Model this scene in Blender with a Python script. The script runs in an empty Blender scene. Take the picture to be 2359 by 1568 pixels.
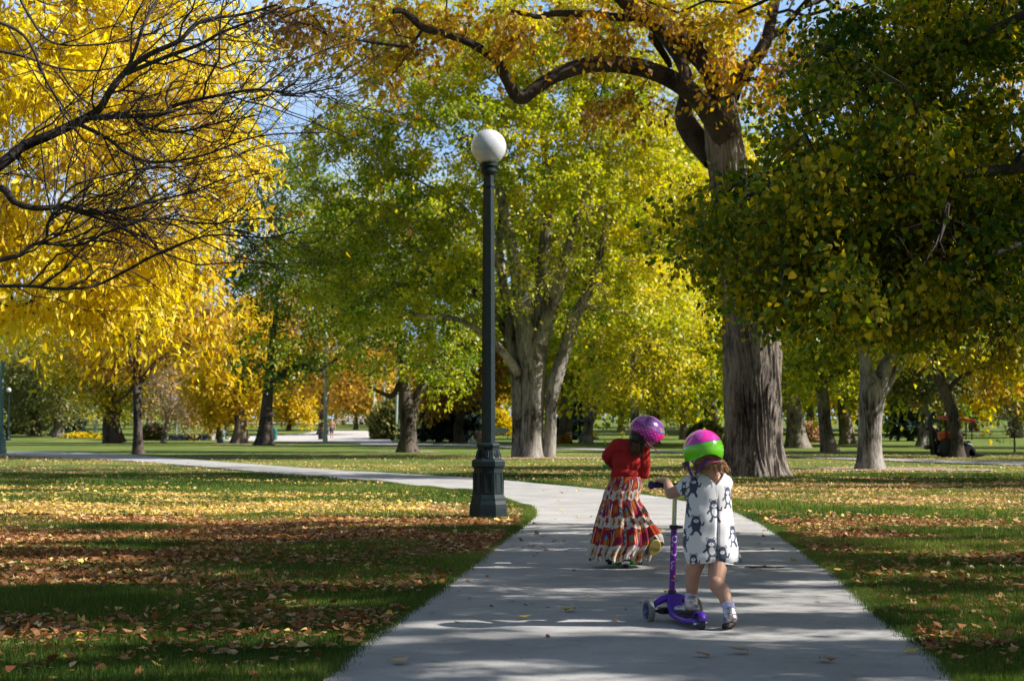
import bpy, bmesh, math, random
import numpy as np
from mathutils import Vector, Matrix
from mathutils.geometry import tessellate_polygon

S = bpy.context.scene
COL = S.collection
rad = math.radians

# ------------------------------------------------------------------ camera, sky, sun
F, CX, CY, HOR, CAMH = 3600.0, 1179.5, 784.0, 988.0, 0.97
TILT = math.atan((HOR - CY) / F)
cam = bpy.data.objects.new("camera", bpy.data.cameras.new("camera"))
COL.objects.link(cam)
cam.location = (0, 0, CAMH)
cam.rotation_euler = (math.pi / 2 + TILT, 0, 0)
cam.data.sensor_width = 36.0
cam.data.lens = F / 2359.0 * 36.0
cam.data.clip_start = 0.1
cam.data.clip_end = 3000
cam.data.dof.use_dof = True
cam.data.dof.focus_distance = 9.6
cam.data.dof.aperture_fstop = 6.0
S.camera = cam

SUN_EL, SUN_BACK = rad(37), rad(7)          # sun stands to the right, slightly behind the camera
SUN = Vector((math.cos(SUN_EL) * math.cos(SUN_BACK), -math.cos(SUN_EL) * math.sin(SUN_BACK), math.sin(SUN_EL)))
world = bpy.data.worlds.new("World")
S.world = world
world.use_nodes = True
wn = world.node_tree
bg = wn.nodes["Background"]
sky = wn.nodes.new("ShaderNodeTexSky")
sky.sky_type = 'NISHITA'
sky.sun_disc = False
sky.sun_elevation = SUN_EL
sky.sun_rotation = math.pi / 2 + SUN_BACK
sky.air_density = 1.3
sky.dust_density = 1.0
wn.links.new(sky.outputs[0], bg.inputs[0])
bg.inputs[1].default_value = 0.05
sl = bpy.data.lights.new("sun", 'SUN')
sl.energy = 5.0
sl.angle = rad(0.5)
sl.color = (1.0, 0.95, 0.87)
sun = bpy.data.objects.new("sun", sl)
COL.objects.link(sun)
sun.rotation_euler = SUN.to_track_quat('Z', 'Y').to_euler()
S.view_settings.view_transform = 'Standard'
S.view_settings.look = 'None'
S.view_settings.exposure = 0.78
S.view_settings.gamma = 1.0
S.cycles.max_bounces = 7
S.cycles.diffuse_bounces = 1
S.cycles.glossy_bounces = 2
S.cycles.transmission_bounces = 5

# ------------------------------------------------------------------ projection helpers
cT, sT = math.cos(TILT), math.sin(TILT)
def ray(x, y):
    u, v = (x - CX) / F, (CY - y) / F
    return (u, cT - v * sT, sT + v * cT)
def at(x, y, Y):
    d = ray(x, y); t = Y / d[1]
    return Vector((d[0] * t, Y, CAMH + d[2] * t))
def gz(Y):
    return 0.0144 * min(max(Y - 120.0, 0.0), 230.0)
def ground(x, y):
    d = ray(x, y)
    lo, hi = 1.0, 420.0
    for _ in range(50):
        m = (lo + hi) / 2
        if CAMH + d[2] * m / d[1] > gz(m): lo = m
        else: hi = m
    return at(x, y, lo)

# ------------------------------------------------------------------ object helpers
def tag(o, label=None, cat=None, group=None, kind=None):
    if label: o["label"] = label
    if cat: o["category"] = cat
    if group: o["group"] = group
    if kind: o["kind"] = kind
    return o
def empty(name, loc, label, cat, group=None, rz=0.0):
    o = bpy.data.objects.new(name, None)
    COL.objects.link(o)
    o.location = loc; o.rotation_euler = (0, 0, rz); o.empty_display_size = 0.2
    return tag(o, label, cat, group)
def link(name, me, mat=None, parent=None, smooth=False):
    o = bpy.data.objects.new(name, me)
    COL.objects.link(o)
    mats = mat if isinstance(mat, (list, tuple)) else ([mat] if mat else [])
    for m in mats:
        if not me.materials or len(me.materials) < len(mats): me.materials.append(m)
    if smooth: me.shade_smooth()
    if parent:
        o.parent = parent
        o.matrix_parent_inverse = Matrix.Identity(4)
        # children are built in world coordinates: bring them into the parent's frame
        M = Matrix.Translation(parent.location) @ parent.rotation_euler.to_matrix().to_4x4()
        if parent.parent is None:
            me.transform(M.inverted())
        else:
            G = parent.parent
            M2 = Matrix.Translation(G.location) @ G.rotation_euler.to_matrix().to_4x4()
            me.transform(M2.inverted())
    return o
def mesh_np(name, V, k_or_faces, attrs=None, midx=None):
    """V (n,3); faces as int array (m,k)."""
    V = np.asarray(V, dtype=np.float32)
    Fc = np.asarray(k_or_faces, dtype=np.int32)
    me = bpy.data.meshes.new(name)
    m, k = Fc.shape
    me.vertices.add(len(V)); me.vertices.foreach_set("co", V.ravel())
    me.loops.add(m * k); me.loops.foreach_set("vertex_index", Fc.ravel())
    me.polygons.add(m)
    me.polygons.foreach_set("loop_start", np.arange(0, m * k, k, dtype=np.int32))
    if midx is not None: me.polygons.foreach_set("material_index", np.asarray(midx, dtype=np.int32))
    if attrs:
        for an, av in attrs.items():
            av = np.asarray(av, dtype=np.float32)
            if av.ndim == 1:
                a = me.attributes.new(an, 'FLOAT', 'POINT'); a.data.foreach_set("value", av)
            else:
                a = me.attributes.new(an, 'FLOAT_COLOR', 'POINT')
                c = np.ones((len(av), 4), dtype=np.float32); c[:, :3] = av
                a.data.foreach_set("color", c.ravel())
    me.update(calc_edges=True)
    return me
class MB:
    """collects quads/tris into one mesh"""
    def __init__(s): s.v = []; s.f = []; s.m = []
    def add(s, verts, faces, mi=0):
        n = len(s.v); s.v += [tuple(p) for p in verts]
        s.f += [tuple(i + n for i in f) for f in faces]; s.m += [mi] * len(faces)
    def box(s, c, d, R=None, bev=0.0, mi=0, taper=1.0):
        bm = bmesh.new(); bmesh.ops.create_cube(bm, size=1.0)
        for v in bm.verts:
            t = taper if v.co.z > 0 else 1.0
            v.co = Vector((v.co.x * d[0] * t, v.co.y * d[1] * t, v.co.z * d[2]))
        if bev: bmesh.ops.bevel(bm, geom=bm.edges[:], offset=bev, segments=2, affect='EDGES', profile=0.6)
        M = Matrix.Translation(Vector(c)) @ (R.to_4x4() if R else Matrix.Identity(4))
        bm.verts.index_update()
        s.add([M @ v.co for v in bm.verts], [[v.index for v in f.verts] for f in bm.faces], mi); bm.free()
    def tube(s, pts, rs, n=10, caps=True, mi=0):
        V, Fq = tube_np(np.array([tuple(p) for p in pts]), np.array(rs, dtype=float) * np.ones(len(pts)), n)
        s.add(V.tolist(), Fq.tolist(), mi)
        if caps:
            b = len(s.v) - len(V)
            s.f.append(tuple(b + i for i in range(n))[::-1]); s.m.append(mi)
            e = len(s.v) - n
            s.f.append(tuple(e + i for i in range(n))); s.m.append(mi)
    def lathe(s, c, prof, n=24, axis='Z', R=None, mi=0, ang0=0.0, ring=False):
        V = []; Fc = []
        for (r, h) in prof:
            for i in range(n):
                a = 2 * math.pi * i / n + ang0
                p = Vector((r * math.cos(a), r * math.sin(a), h))
                if axis == 'X': p = Vector((p.z, p.x, p.y))
                if axis == 'Y': p = Vector((p.x, p.z, p.y))
                if R: p = R @ p
                V.append(p + Vector(c))
        for j in range(len(prof) - 1):
            for i in range(n):
                a, b = j * n + i, j * n + (i + 1) % n
                Fc.append((a, b, b + n, a + n))
        if ring:
            e = (len(prof) - 1) * n
            Fc += [(e + i, e + (i + 1) % n, (i + 1) % n, i) for i in range(n)]
        else:
            Fc.append(tuple(range(n))[::-1]); Fc.append(tuple((len(prof) - 1) * n + i for i in range(n)))
        s.add(V, Fc, mi)
    def build(s, name, mat, parent=None, smooth=False):
        me = bpy.data.meshes.new(name)
        me.from_pydata(s.v, [], s.f)
        if any(s.m): me.polygons.foreach_set("material_index", s.m)
        bm = bmesh.new(); bm.from_mesh(me); bmesh.ops.recalc_face_normals(bm, faces=bm.faces[:]); bm.to_mesh(me); bm.free()
        o = link(name, me, mat, parent)
        if smooth: me.shade_smooth(); sharp(me)
        return o
def sharp(me, ang=40):
    try: me.set_sharp_from_angle(angle=rad(ang))
    except Exception: pass

def sn(P, f, seed=0, n=9):
    """cheap smooth noise in [-1,1], P (...,3)"""
    r = np.random.RandomState(seed)
    K = r.normal(size=(n, 3)); K /= np.linalg.norm(K, axis=1, keepdims=True)
    K = K * (0.5 + r.rand(n, 1) * 1.3) * f
    ph = r.rand(n) * 6.283
    out = 0
    for i in range(n): out = out + np.sin(P @ K[i] + ph[i])
    return out / (n ** 0.5) * 0.8

def frames(P):
    T = np.gradient(P, axis=0); T /= np.linalg.norm(T, axis=1, keepdims=True) + 1e-9
    d = np.abs(T).mean(axis=0)
    ref = np.eye(3)[int(np.argmin(d))]
    A = np.cross(T, ref); A /= np.linalg.norm(A, axis=1, keepdims=True) + 1e-9
    B = np.cross(T, A)
    return T, A, B
def tube_np(P, R, n, disp=None):
    T, A, B = frames(P)
    th = np.linspace(0, 2 * np.pi, n, endpoint=False)
    rr = R[:, None] * np.ones((1, n))
    if disp is not None: rr = rr * disp(th[None, :], P[:, None, :])
    V = P[:, None, :] + rr[..., None] * (np.cos(th)[None, :, None] * A[:, None, :] + np.sin(th)[None, :, None] * B[:, None, :])
    m = len(P)
    i = np.arange(n); j = np.arange(m - 1)[:, None]
    a = j * n + i; b = j * n + (i + 1) % n
    Fq = np.stack([a, b, b + n, a + n], axis=-1).reshape(-1, 4)
    return V.reshape(-1, 3), Fq
def catmull(P, per=6):
    P = np.asarray(P, dtype=float)
    Q = np.vstack([2 * P[0] - P[1], P, 2 * P[-1] - P[-2]])
    out = []
    for i in range(len(P) - 1):
        p0, p1, p2, p3 = Q[i:i + 4]
        for t in np.linspace(0, 1, per, endpoint=False):
            out.append(0.5 * ((2 * p1) + (-p0 + p2) * t + (2 * p0 - 5 * p1 + 4 * p2 - p3) * t * t + (-p0 + 3 * p1 - 3 * p2 + p3) * t ** 3))
    out.append(P[-1])
    return np.array(out)

# ------------------------------------------------------------------ materials
def newmat(name):
    m = bpy.data.materials.new(name); m.use_nodes = True
    nt = m.node_tree; b = nt.nodes["Principled BSDF"]
    return m, nt, b
def ramp(nt, fac, stops, interp='LINEAR'):
    r = nt.nodes.new("ShaderNodeValToRGB"); r.color_ramp.interpolation = interp
    els = r.color_ramp.elements
    while len(els) < len(stops): els.new(0.5)
    for e, (p, c) in zip(els, stops): e.position = p; e.color = (*c, 1)
    nt.links.new(fac, r.inputs[0]); return r.outputs[0]
def noise(nt, scale, detail=4, rough=0.55, vec=None, dist=0.0):
    n = nt.nodes.new("ShaderNodeTexNoise")
    n.inputs["Scale"].default_value = scale; n.inputs["Detail"].default_value = detail
    n.inputs["Roughness"].default_value = rough; n.inputs["Distortion"].default_value = dist
    if vec is not None: nt.links.new(vec, n.inputs["Vector"])
    return n.outputs["Fac"]
def objcoord(nt, sc=(1, 1, 1), kind="Object"):
    tc = nt.nodes.new("ShaderNodeTexCoord"); mp = nt.nodes.new("ShaderNodeMapping")
    mp.inputs["Scale"].default_value = sc
    nt.links.new(tc.outputs[kind], mp.inputs["Vector"]); return mp.outputs[0]
def bump(nt, b, h, strength=0.3, dist=0.01):
    n = nt.nodes.new("ShaderNodeBump"); n.inputs["Strength"].default_value = strength; n.inputs["Distance"].default_value = dist
    nt.links.new(h, n.inputs["Height"]); nt.links.new(n.outputs[0], b.inputs["Normal"])
def simple(name, c, rough=0.6, metal=0.0, var=0.15, scale=20.0, bmp=0.0, spec=0.5, coat=0.0):
    m, nt, b = newmat(name)
    v = objcoord(nt)
    f = noise(nt, scale, 4, 0.6, v)
    lo = tuple(max(0, x * (1 - var)) for x in c); hi = tuple(min(1, x * (1 + var)) for x in c)
    nt.links.new(ramp(nt, f, [(0.3, lo), (0.7, hi)]), b.inputs["Base Color"])
    b.inputs["Roughness"].default_value = rough; b.inputs["Metallic"].default_value = metal
    b.inputs["Specular IOR Level"].default_value = spec; b.inputs["Coat Weight"].default_value = coat
    b.inputs["Coat Roughness"].default_value = 0.08
    if bmp: bump(nt, b, f, bmp, 0.005)
    return m
def vcol(name, rough=0.7, spec=0.4, bmp=0.0, coat=0.0, sheen=0.0, attr="paint"):
    m, nt, b = newmat(name)
    a = nt.nodes.new("ShaderNodeAttribute"); a.attribute_name = attr
    nt.links.new(a.outputs["Color"], b.inputs["Base Color"])
    b.inputs["Roughness"].default_value = rough; b.inputs["Specular IOR Level"].default_value = spec
    b.inputs["Coat Weight"].default_value = coat; b.inputs["Coat Roughness"].default_value = 0.06
    if sheen: b.inputs["Sheen Weight"].default_value = sheen
    if bmp: bump(nt, b, noise(nt, 260, 3, 0.6, objcoord(nt)), bmp, 0.002)
    return m
def leafmat(name, cols, trans=0.45, rough=0.42, spec=0.45):
    m, nt, b = newmat(name)
    a = nt.nodes.new("ShaderNodeAttribute"); a.attribute_name = "tint"
    n = len(cols)
    c = ramp(nt, a.outputs["Fac"], [(i / (n - 1), cc) for i, cc in enumerate(cols)])
    nt.links.new(c, b.inputs["Base Color"])
    b.inputs["Roughness"].default_value = rough; b.inputs["Specular IOR Level"].default_value = spec
    tr = nt.nodes.new("ShaderNodeBsdfTranslucent")
    hs = nt.nodes.new("ShaderNodeHueSaturation"); hs.inputs["Saturation"].default_value = 1.1; hs.inputs["Value"].default_value = 1.25
    nt.links.new(c, hs.inputs["Color"]); nt.links.new(hs.outputs[0], tr.inputs[0])
    mx = nt.nodes.new("ShaderNodeMixShader"); mx.inputs[0].default_value = trans
    nt.links.new(b.outputs[0], mx.inputs[1]); nt.links.new(tr.outputs[0], mx.inputs[2])
    nt.links.new(mx.outputs[0], nt.nodes["Material Output"].inputs[0])
    return m
def barkmat(name, dark, light, sc=(9, 9, 1.3), strength=0.9, dist=0.03):
    m, nt, b = newmat(name)
    v = objcoord(nt, sc)
    f1 = noise(nt, 1.6, 7, 0.62, v, 0.9)
    f2 = noise(nt, 0.30, 4, 0.6, objcoord(nt, (5, 5, 3)))  # broad mottling: uneven bark tone plus dappled shade put into the colour
    ad = nt.nodes.new("ShaderNodeMath"); ad.operation = 'MULTIPLY_ADD'; ad.inputs[1].default_value = 0.62
    nt.links.new(f2, ad.inputs[0]); 
    ml = nt.nodes.new("ShaderNodeMath"); ml.operation = 'MULTIPLY'; ml.inputs[1].default_value = 0.66
    nt.links.new(f1, ml.inputs[0]); nt.links.new(ml.outputs[0], ad.inputs[2])
    mid = tuple((a + c) / 2 for a, c in zip(dark, light))
    nt.links.new(ramp(nt, ad.outputs[0], [(0.52, dark), (0.62, mid), (0.74, light)]), b.inputs["Base Color"])
    b.inputs["Roughness"].default_value = 0.92; b.inputs["Specular IOR Level"].default_value = 0.15
    bump(nt, b, f1, strength, dist)
    return m

M_bark = barkmat("bark_grey", (0.03, 0.025, 0.021), (0.26, 0.225, 0.19))
M_bark_pale = barkmat("bark_pale", (0.035, 0.030, 0.027), (0.36, 0.33, 0.30))
M_bark_dark = barkmat("bark_dark", (0.025, 0.021, 0.02), (0.13, 0.105, 0.09))
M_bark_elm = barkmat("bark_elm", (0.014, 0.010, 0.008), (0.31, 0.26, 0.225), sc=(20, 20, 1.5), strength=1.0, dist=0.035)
M_limb_shaded = barkmat("bark_limb_shaded", (0.010, 0.008, 0.007), (0.075, 0.058, 0.047), sc=(20, 20, 20), strength=.8, dist=.02)  # darker bark for the elm's limbs, crown shade put into its colour
M_twig = barkmat("bark_twig", (0.015, 0.012, 0.012), (0.08, 0.067, 0.065), sc=(30, 30, 30), strength=0.4, dist=0.004)

L_gold = leafmat("leaf_gold", [(0.58, 0.36, 0.012), (0.80, 0.60, 0.015), (0.88, 0.72, 0.025), (0.92, 0.80, 0.07), (0.86, 0.80, 0.18)], 0.5, 0.45, 0.4)
L_linden = leafmat("leaf_linden", [(0.025, 0.07, 0.010), (0.07, 0.14, 0.012), (0.18, 0.23, 0.016), (0.42, 0.36, 0.02), (0.72, 0.52, 0.03)], 0.55, 0.46, 0.35)
L_orange = leafmat("leaf_orange", [(0.20, 0.11, 0.02), (0.48, 0.25, 0.025), (0.70, 0.42, 0.03), (0.66, 0.52, 0.05), (0.34, 0.36, 0.04)], 0.5)
L_lime = leafmat("leaf_lime", [(0.06, 0.14, 0.012), (0.20, 0.29, 0.018), (0.42, 0.45, 0.025), (0.62, 0.58, 0.035), (0.80, 0.62, 0.05)], 0.5)
L_green = leafmat("leaf_green", [(0.03, 0.09, 0.012), (0.08, 0.17, 0.015), (0.17, 0.26, 0.02), (0.32, 0.34, 0.03), (0.48, 0.42, 0.04)], 0.45)
L_yellow = leafmat("leaf_yellow", [(0.24, 0.26, 0.02), (0.50, 0.42, 0.02), (0.76, 0.56, 0.03), (0.86, 0.66, 0.05), (0.80, 0.50, 0.04)], 0.5)
L_copper = leafmat("leaf_copper", [(0.22, 0.10, 0.03), (0.42, 0.22, 0.045), (0.62, 0.36, 0.05), (0.74, 0.52, 0.08), (0.60, 0.52, 0.13)], 0.45)
L_olive = leafmat("leaf_olive", [(0.06, 0.09, 0.03), (0.12, 0.15, 0.05), (0.20, 0.22, 0.07), (0.32, 0.31, 0.09), (0.45, 0.36, 0.08)], 0.4)
L_mauve = leafmat("leaf_mauve", [(0.28, 0.15, 0.13), (0.40, 0.24, 0.20), (0.50, 0.34, 0.24), (0.60, 0.40, 0.20), (0.70, 0.40, 0.10)], 0.4)
L_spruce = leafmat("leaf_spruce", [(0.012, 0.03, 0.022), (0.02, 0.05, 0.035), (0.04, 0.08, 0.06), (0.08, 0.13, 0.10), (0.12, 0.17, 0.13)], 0.1)
L_fallen = leafmat("fallen_leaf", [(0.15, 0.055, 0.025), (0.32, 0.13, 0.05), (0.50, 0.28, 0.12), (0.68, 0.48, 0.26), (0.82, 0.58, 0.10), (0.78, 0.68, 0.50)], 0.2, 0.6, 0.3)

# ------------------------------------------------------------------ setting: ground, paths
def ground_sheet():
    xs = np.concatenate([np.linspace(-260, -30, 24), np.linspace(-28, 28, 113), np.linspace(30, 260, 24)])
    ys = np.concatenate([np.linspace(-40, 0, 9), np.linspace(0.5, 60, 150), np.linspace(62, 360, 100), np.linspace(400, 1400, 12)])
    X, Y = np.meshgrid(xs, ys)
    Z = 0.0144 * np.clip(Y - 120, 0, 230)
    P = np.stack([X, Y, Z * 0], -1)
    near = np.exp(-(Y / 70.0) ** 2)
    Z = Z - 0.012 + 0.006 * sn(P, 1.3, 3) * near
    V = np.stack([X, Y, Z], -1).reshape(-1, 3)
    w, h = len(xs), len(ys)
    i = np.arange(w - 1); j = np.arange(h - 1)[:, None]
    a = j * w + i
    Fq = np.stack([a, a + 1, a + 1 + w, a + w], -1).reshape(-1, 4)
    m, nt, b = newmat("lawn_ground")
    v = objcoord(nt)
    big = noise(nt, 0.22, 4, 0.6, v); mid = noise(nt, 2.2, 5, 0.65, v); fine = noise(nt, 45, 4, 0.7, v)
    c1 = ramp(nt, big, [(0.35, (0.09, 0.145, 0.028)), (0.55, (0.17, 0.21, 0.045)), (0.72, (0.30, 0.29, 0.10))])
    c2 = ramp(nt, fine, [(0.3, (0.35, 0.42, 0.3)), (0.55, (1, 1, 1)), (0.75, (1.5, 1.35, 1.2))])
    c3 = ramp(nt, mid, [(0.35, (0.75, 0.85, 0.7)), (0.65, (1.15, 1.1, 1.05))])
    def mul(a_, b_):
        x = nt.nodes.new("ShaderNodeMix"); x.data_type = 'RGBA'; x.blend_type = 'MULTIPLY'; x.inputs[0].default_value = 1.0
        nt.links.new(a_, x.inputs[6]); nt.links.new(b_, x.inputs[7]); return x.outputs[2]
    nt.links.new(mul(mul(c1, c2), c3), b.inputs["Base Color"])
    b.inputs["Roughness"].default_value = 0.9; b.inputs["Specular IOR Level"].default_value = 0.15
    bump(nt, b, fine, 0.8, 0.02)
    o = link("ground", mesh_np("ground", V, Fq), m, smooth=True)
    tag(o, kind="structure")
ground_sheet()

def poly_sheet(name, px, z, mat, smooth=True, thick=0.0):
    pts = [ground(*p) for p in px]
    P = np.array([(p.x, p.y) for p in pts])
    return world_sheet(name, P, z, mat, thick)
def world_sheet(name, P, z, mat, thick=0.0):
    tri = tessellate_polygon([[Vector((x, y, 0)) for x, y in P]])
    V = [(x, y, z + gz(y)) for x, y in P]
    faces = [tuple(t) for t in tri]
    n = len(V)
    if thick:
        V += [(x, y, z + gz(y) - thick) for x, y in P]
        faces += [(i, (i + 1) % n, (i + 1) % n + n, i + n) for i in range(n)]
    mb = MB(); mb.add(V, faces)
    o = mb.build(name, mat)
    return tag(o, kind="structure")
def concrete(name, c, sp=0.12):
    m, nt, b = newmat(name)
    v = objcoord(nt)
    f = noise(nt, 1.2, 6, 0.6, v); g = noise(nt, 160, 3, 0.7, v)
    lo = tuple(x * (1 - sp) for x in c); hi = tuple(x * (1 + sp) for x in c)
    c1 = ramp(nt, f, [(0.35, lo), (0.65, hi)])
    st = noise(nt, 5.0, 8, 0.75, v, 1.5)
    c3 = ramp(nt, st, [(0.33, (0.72, 0.71, 0.70)), (0.45, (0.97, 0.97, 0.97)), (0.7, (1.04, 1.04, 1.03))])
    c2 = ramp(nt, g, [(0.3, (0.70, 0.70, 0.72)), (0.6, (1.08, 1.08, 1.07))])
    x0 = nt.nodes.new("ShaderNodeMix"); x0.data_type = 'RGBA'; x0.blend_type = 'MULTIPLY'; x0.inputs[0].default_value = 1.0
    nt.links.new(c2, x0.inputs[6]); nt.links.new(c3, x0.inputs[7]); c2 = x0.outputs[2]
    x = nt.nodes.new("ShaderNodeMix"); x.data_type = 'RGBA'; x.blend_type = 'MULTIPLY'; x.inputs[0].default_value = 1.0
    nt.links.new(c1, x.inputs[6]); nt.links.new(c2, x.inputs[7]); nt.links.new(x.outputs[2], b.inputs["Base Color"])
    b.inputs["Roughness"].default_value = 0.85; b.inputs["Specular IOR Level"].default_value = 0.25
    bump(nt, b, g, 0.25, 0.002)
    return m
M_conc = concrete("sidewalk_concrete", (0.425, 0.415, 0.405), .16)
M_plaza = concrete("plaza_concrete", (0.56, 0.53, 0.52))

PATH_LOW = [(-120, 1050), (0, 1048), (100, 1051.5), (300, 1062), (500, 1078), (700, 1097), (850, 1110), (1000, 1127), (1090, 1139), (1150, 1150), (1192, 1163), (1220, 1182),
            (1205, 1205), (1130, 1262), (1010, 1355), (890, 1447), (725, 1568)]
PATH_HI = [(2215, 1568), (2062, 1440), (1960, 1350), (1850, 1264), (1762, 1208), (1690, 1177), (1560, 1150), (1400, 1129), (1250, 1114), (1090, 1101), (900, 1090), (700, 1078), (500, 1063), (300, 1048), (120, 1041), (0, 1040), (-120, 1040)]
lo = np.array([tuple(ground(*p))[:2] for p in PATH_LOW]); hi = np.array([tuple(ground(*p))[:2] for p in PATH_HI])
dl = lo[-1] - lo[-2]; dh = hi[0] - hi[1]
lo = np.vstack([lo, lo[-1] + dl / np.linalg.norm(dl) * 6.5]); hi = np.vstack([hi[0] + dh / np.linalg.norm(dh) * 6.5, hi])
lo_s = catmull(lo, 6); hi_s = catmull(hi, 6)
PATHPOLY = np.vstack([lo_s, hi_s])
world_sheet("footpath", PATHPOLY, 0.012, M_conc, 0.10)

def in_poly(P, x, y):
    inside = np.zeros(x.shape, bool); n = len(P); j = n - 1
    for i in range(n):
        xi, yi = P[i]; xj, yj = P[j]
        c = ((yi > y) != (yj > y)) & (x < (xj - xi) * (y - yi) / (yj - yi + 1e-12) + xi)
        inside ^= c; j = i
    return inside

far_hi = [(830, 1020.5), (1100, 1024), (1180, 1027), (1400, 1034), (1640, 1041), (1850, 1050.5), (2000, 1055), (2200, 1059.5), (2500, 1065)]
far_lo = [(2500, 1076), (2200, 1067), (2000, 1060), (1850, 1054), (1640, 1045), (1400, 1037.5), (1180, 1031), (1100, 1028), (830, 1024)]
o = poly_sheet("park_road", far_hi + far_lo, 0.014, M_conc)
o = poly_sheet("plaza", [(470, 1013), (560, 1005), (640, 1002.5), (700, 998), (735, 992), (862, 992), (892, 1003), (905, 1019), (1000, 1021.3), (860, 1022), (760, 1018), (640, 1016), (540, 1015)], 0.018, M_plaza)
M_paint = simple("kerb_white", (0.75, 0.74, 0.72), 0.7)
poly_sheet("road_marking", [(838, 1009), (841, 1011), (862, 994), (859, 993.4)], 0.03, M_paint)
poly_sheet("street", [(560, 972), (900, 974), (1150, 976.5), (1150, 978.2), (900, 976.6), (560, 975)], 0.02, M_plaza)
# mulch rings
def mulchmat():
    m, nt, b = newmat("wood_mulch")
    v = objcoord(nt); f = noise(nt, 30, 5, 0.75, v)
    nt.links.new(ramp(nt, f, [(0.3, (0.10, 0.07, 0.05)), (0.5, (0.34, 0.26, 0.20)), (0.68, (0.62, 0.55, 0.48))]), b.inputs["Base Color"])
    b.inputs["Roughness"].default_value = 0.95; bump(nt, b, f, 1.0, 0.04); return m
M_mulch = mulchmat()
def mulch(x, y, rx, ry, seed):
    c = ground(x, y); th = np.linspace(0, 2 * np.pi, 48, endpoint=False)
    k = 1 + 0.18 * np.sin(3 * th + seed) + 0.1 * np.sin(7 * th + seed * 2)
    P = np.stack([c.x + rx * k * np.cos(th), c.y + ry * k * np.sin(th)], -1)
    world_sheet("mulch", P, 0.004 + 0.001 * (seed % 3), M_mulch)
mulch(1760, 1102, 2.9, 1.9, 1); mulch(1235, 1054, 2.6, 2.4, 2); mulch(2005, 1080, 3.0, 1.6, 4); mulch(262, 1019, 2.4, 3.2, 5)
mulch(555, 1021, 2.2, 3, 7); mulch(612, 1024, 1.8, 2.4, 8); mulch(940, 1040, 1.5, 1.8, 10); mulch(1905, 1040, 1.6, 1.6, 11)

# pale bright sky low in the north, far beyond the park
def sky_dome():
    az = np.linspace(rad(-60), rad(60), 41); el = np.linspace(rad(-2), rad(40), 21)
    A_, E_ = np.meshgrid(az, el); R_ = 1250.0
    V = np.stack([R_ * np.sin(A_) * np.cos(E_), R_ * np.cos(A_) * np.cos(E_), R_ * np.sin(E_)], -1).reshape(-1, 3)
    w, h = 41, 21; i = np.arange(w - 1); j = np.arange(h - 1)[:, None]; a = j * w + i
    m = bpy.data.materials.new("sky_light"); m.use_nodes = True; nt = m.node_tree; nt.nodes.clear()
    out = nt.nodes.new("ShaderNodeOutputMaterial"); em = nt.nodes.new("ShaderNodeEmission"); nt.links.new(em.outputs[0], out.inputs[0])
    f = noise(nt, 2.2, 6, .6, objcoord(nt, (.001, .001, .004)))
    nt.links.new(ramp(nt, f, [(0.35, (0.22, 0.40, 0.72)), (0.52, (0.38, 0.52, 0.72)), (0.7, (0.62, 0.68, 0.74))]), em.inputs[0]); em.inputs[1].default_value = 0.85
    o = link("sky", mesh_np("sky", V, np.stack([a, a + w, a + w + 1, a + 1], -1).reshape(-1, 4)), m); tag(o, kind="structure")
sky_dome()

# ------------------------------------------------------------------ leaves and trees
SHAPES = {
    "rhomb": np.array([(0, 0, 0), (-.33, .42, .10), (0, 1, -.06), (.33, .46, .10)]),
    "lance": np.array([(0, 0, 0), (-.15, .28, .05), (-.15, .6, .03), (0, 1, -.12), (.15, .6, .03), (.15, .28, .05)]),
    "heart": np.array([(0, .02, 0), (-.42, .08, .06), (-.42, .5, .04), (0, 1, -.10), (.42, .5, .04), (.42, .08, .06)]),
}
def norm(v): return v / (np.linalg.norm(v, axis=-1, keepdims=True) + 1e-9)
def leaf_mesh(name, P, A, N, size, tint, shape):
    s = SHAPES[shape] if isinstance(shape, str) else shape; k = s.shape[-2]
    if s.ndim == 2: s = s[None]
    A = norm(A); B = norm(np.cross(A, N)); N = np.cross(B, A)
    V = (P[:, None, :] + size[:, None, None] * (s[..., 0:1] * B[:, None] + s[..., 1:2] * A[:, None] + s[..., 2:3] * N[:, None])).reshape(-1, 3)
    Fq = np.arange(len(P) * k).reshape(-1, k)
    return mesh_np(name, V, Fq, {"tint": np.repeat(np.clip(tint, 0, 1), k)})

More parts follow.
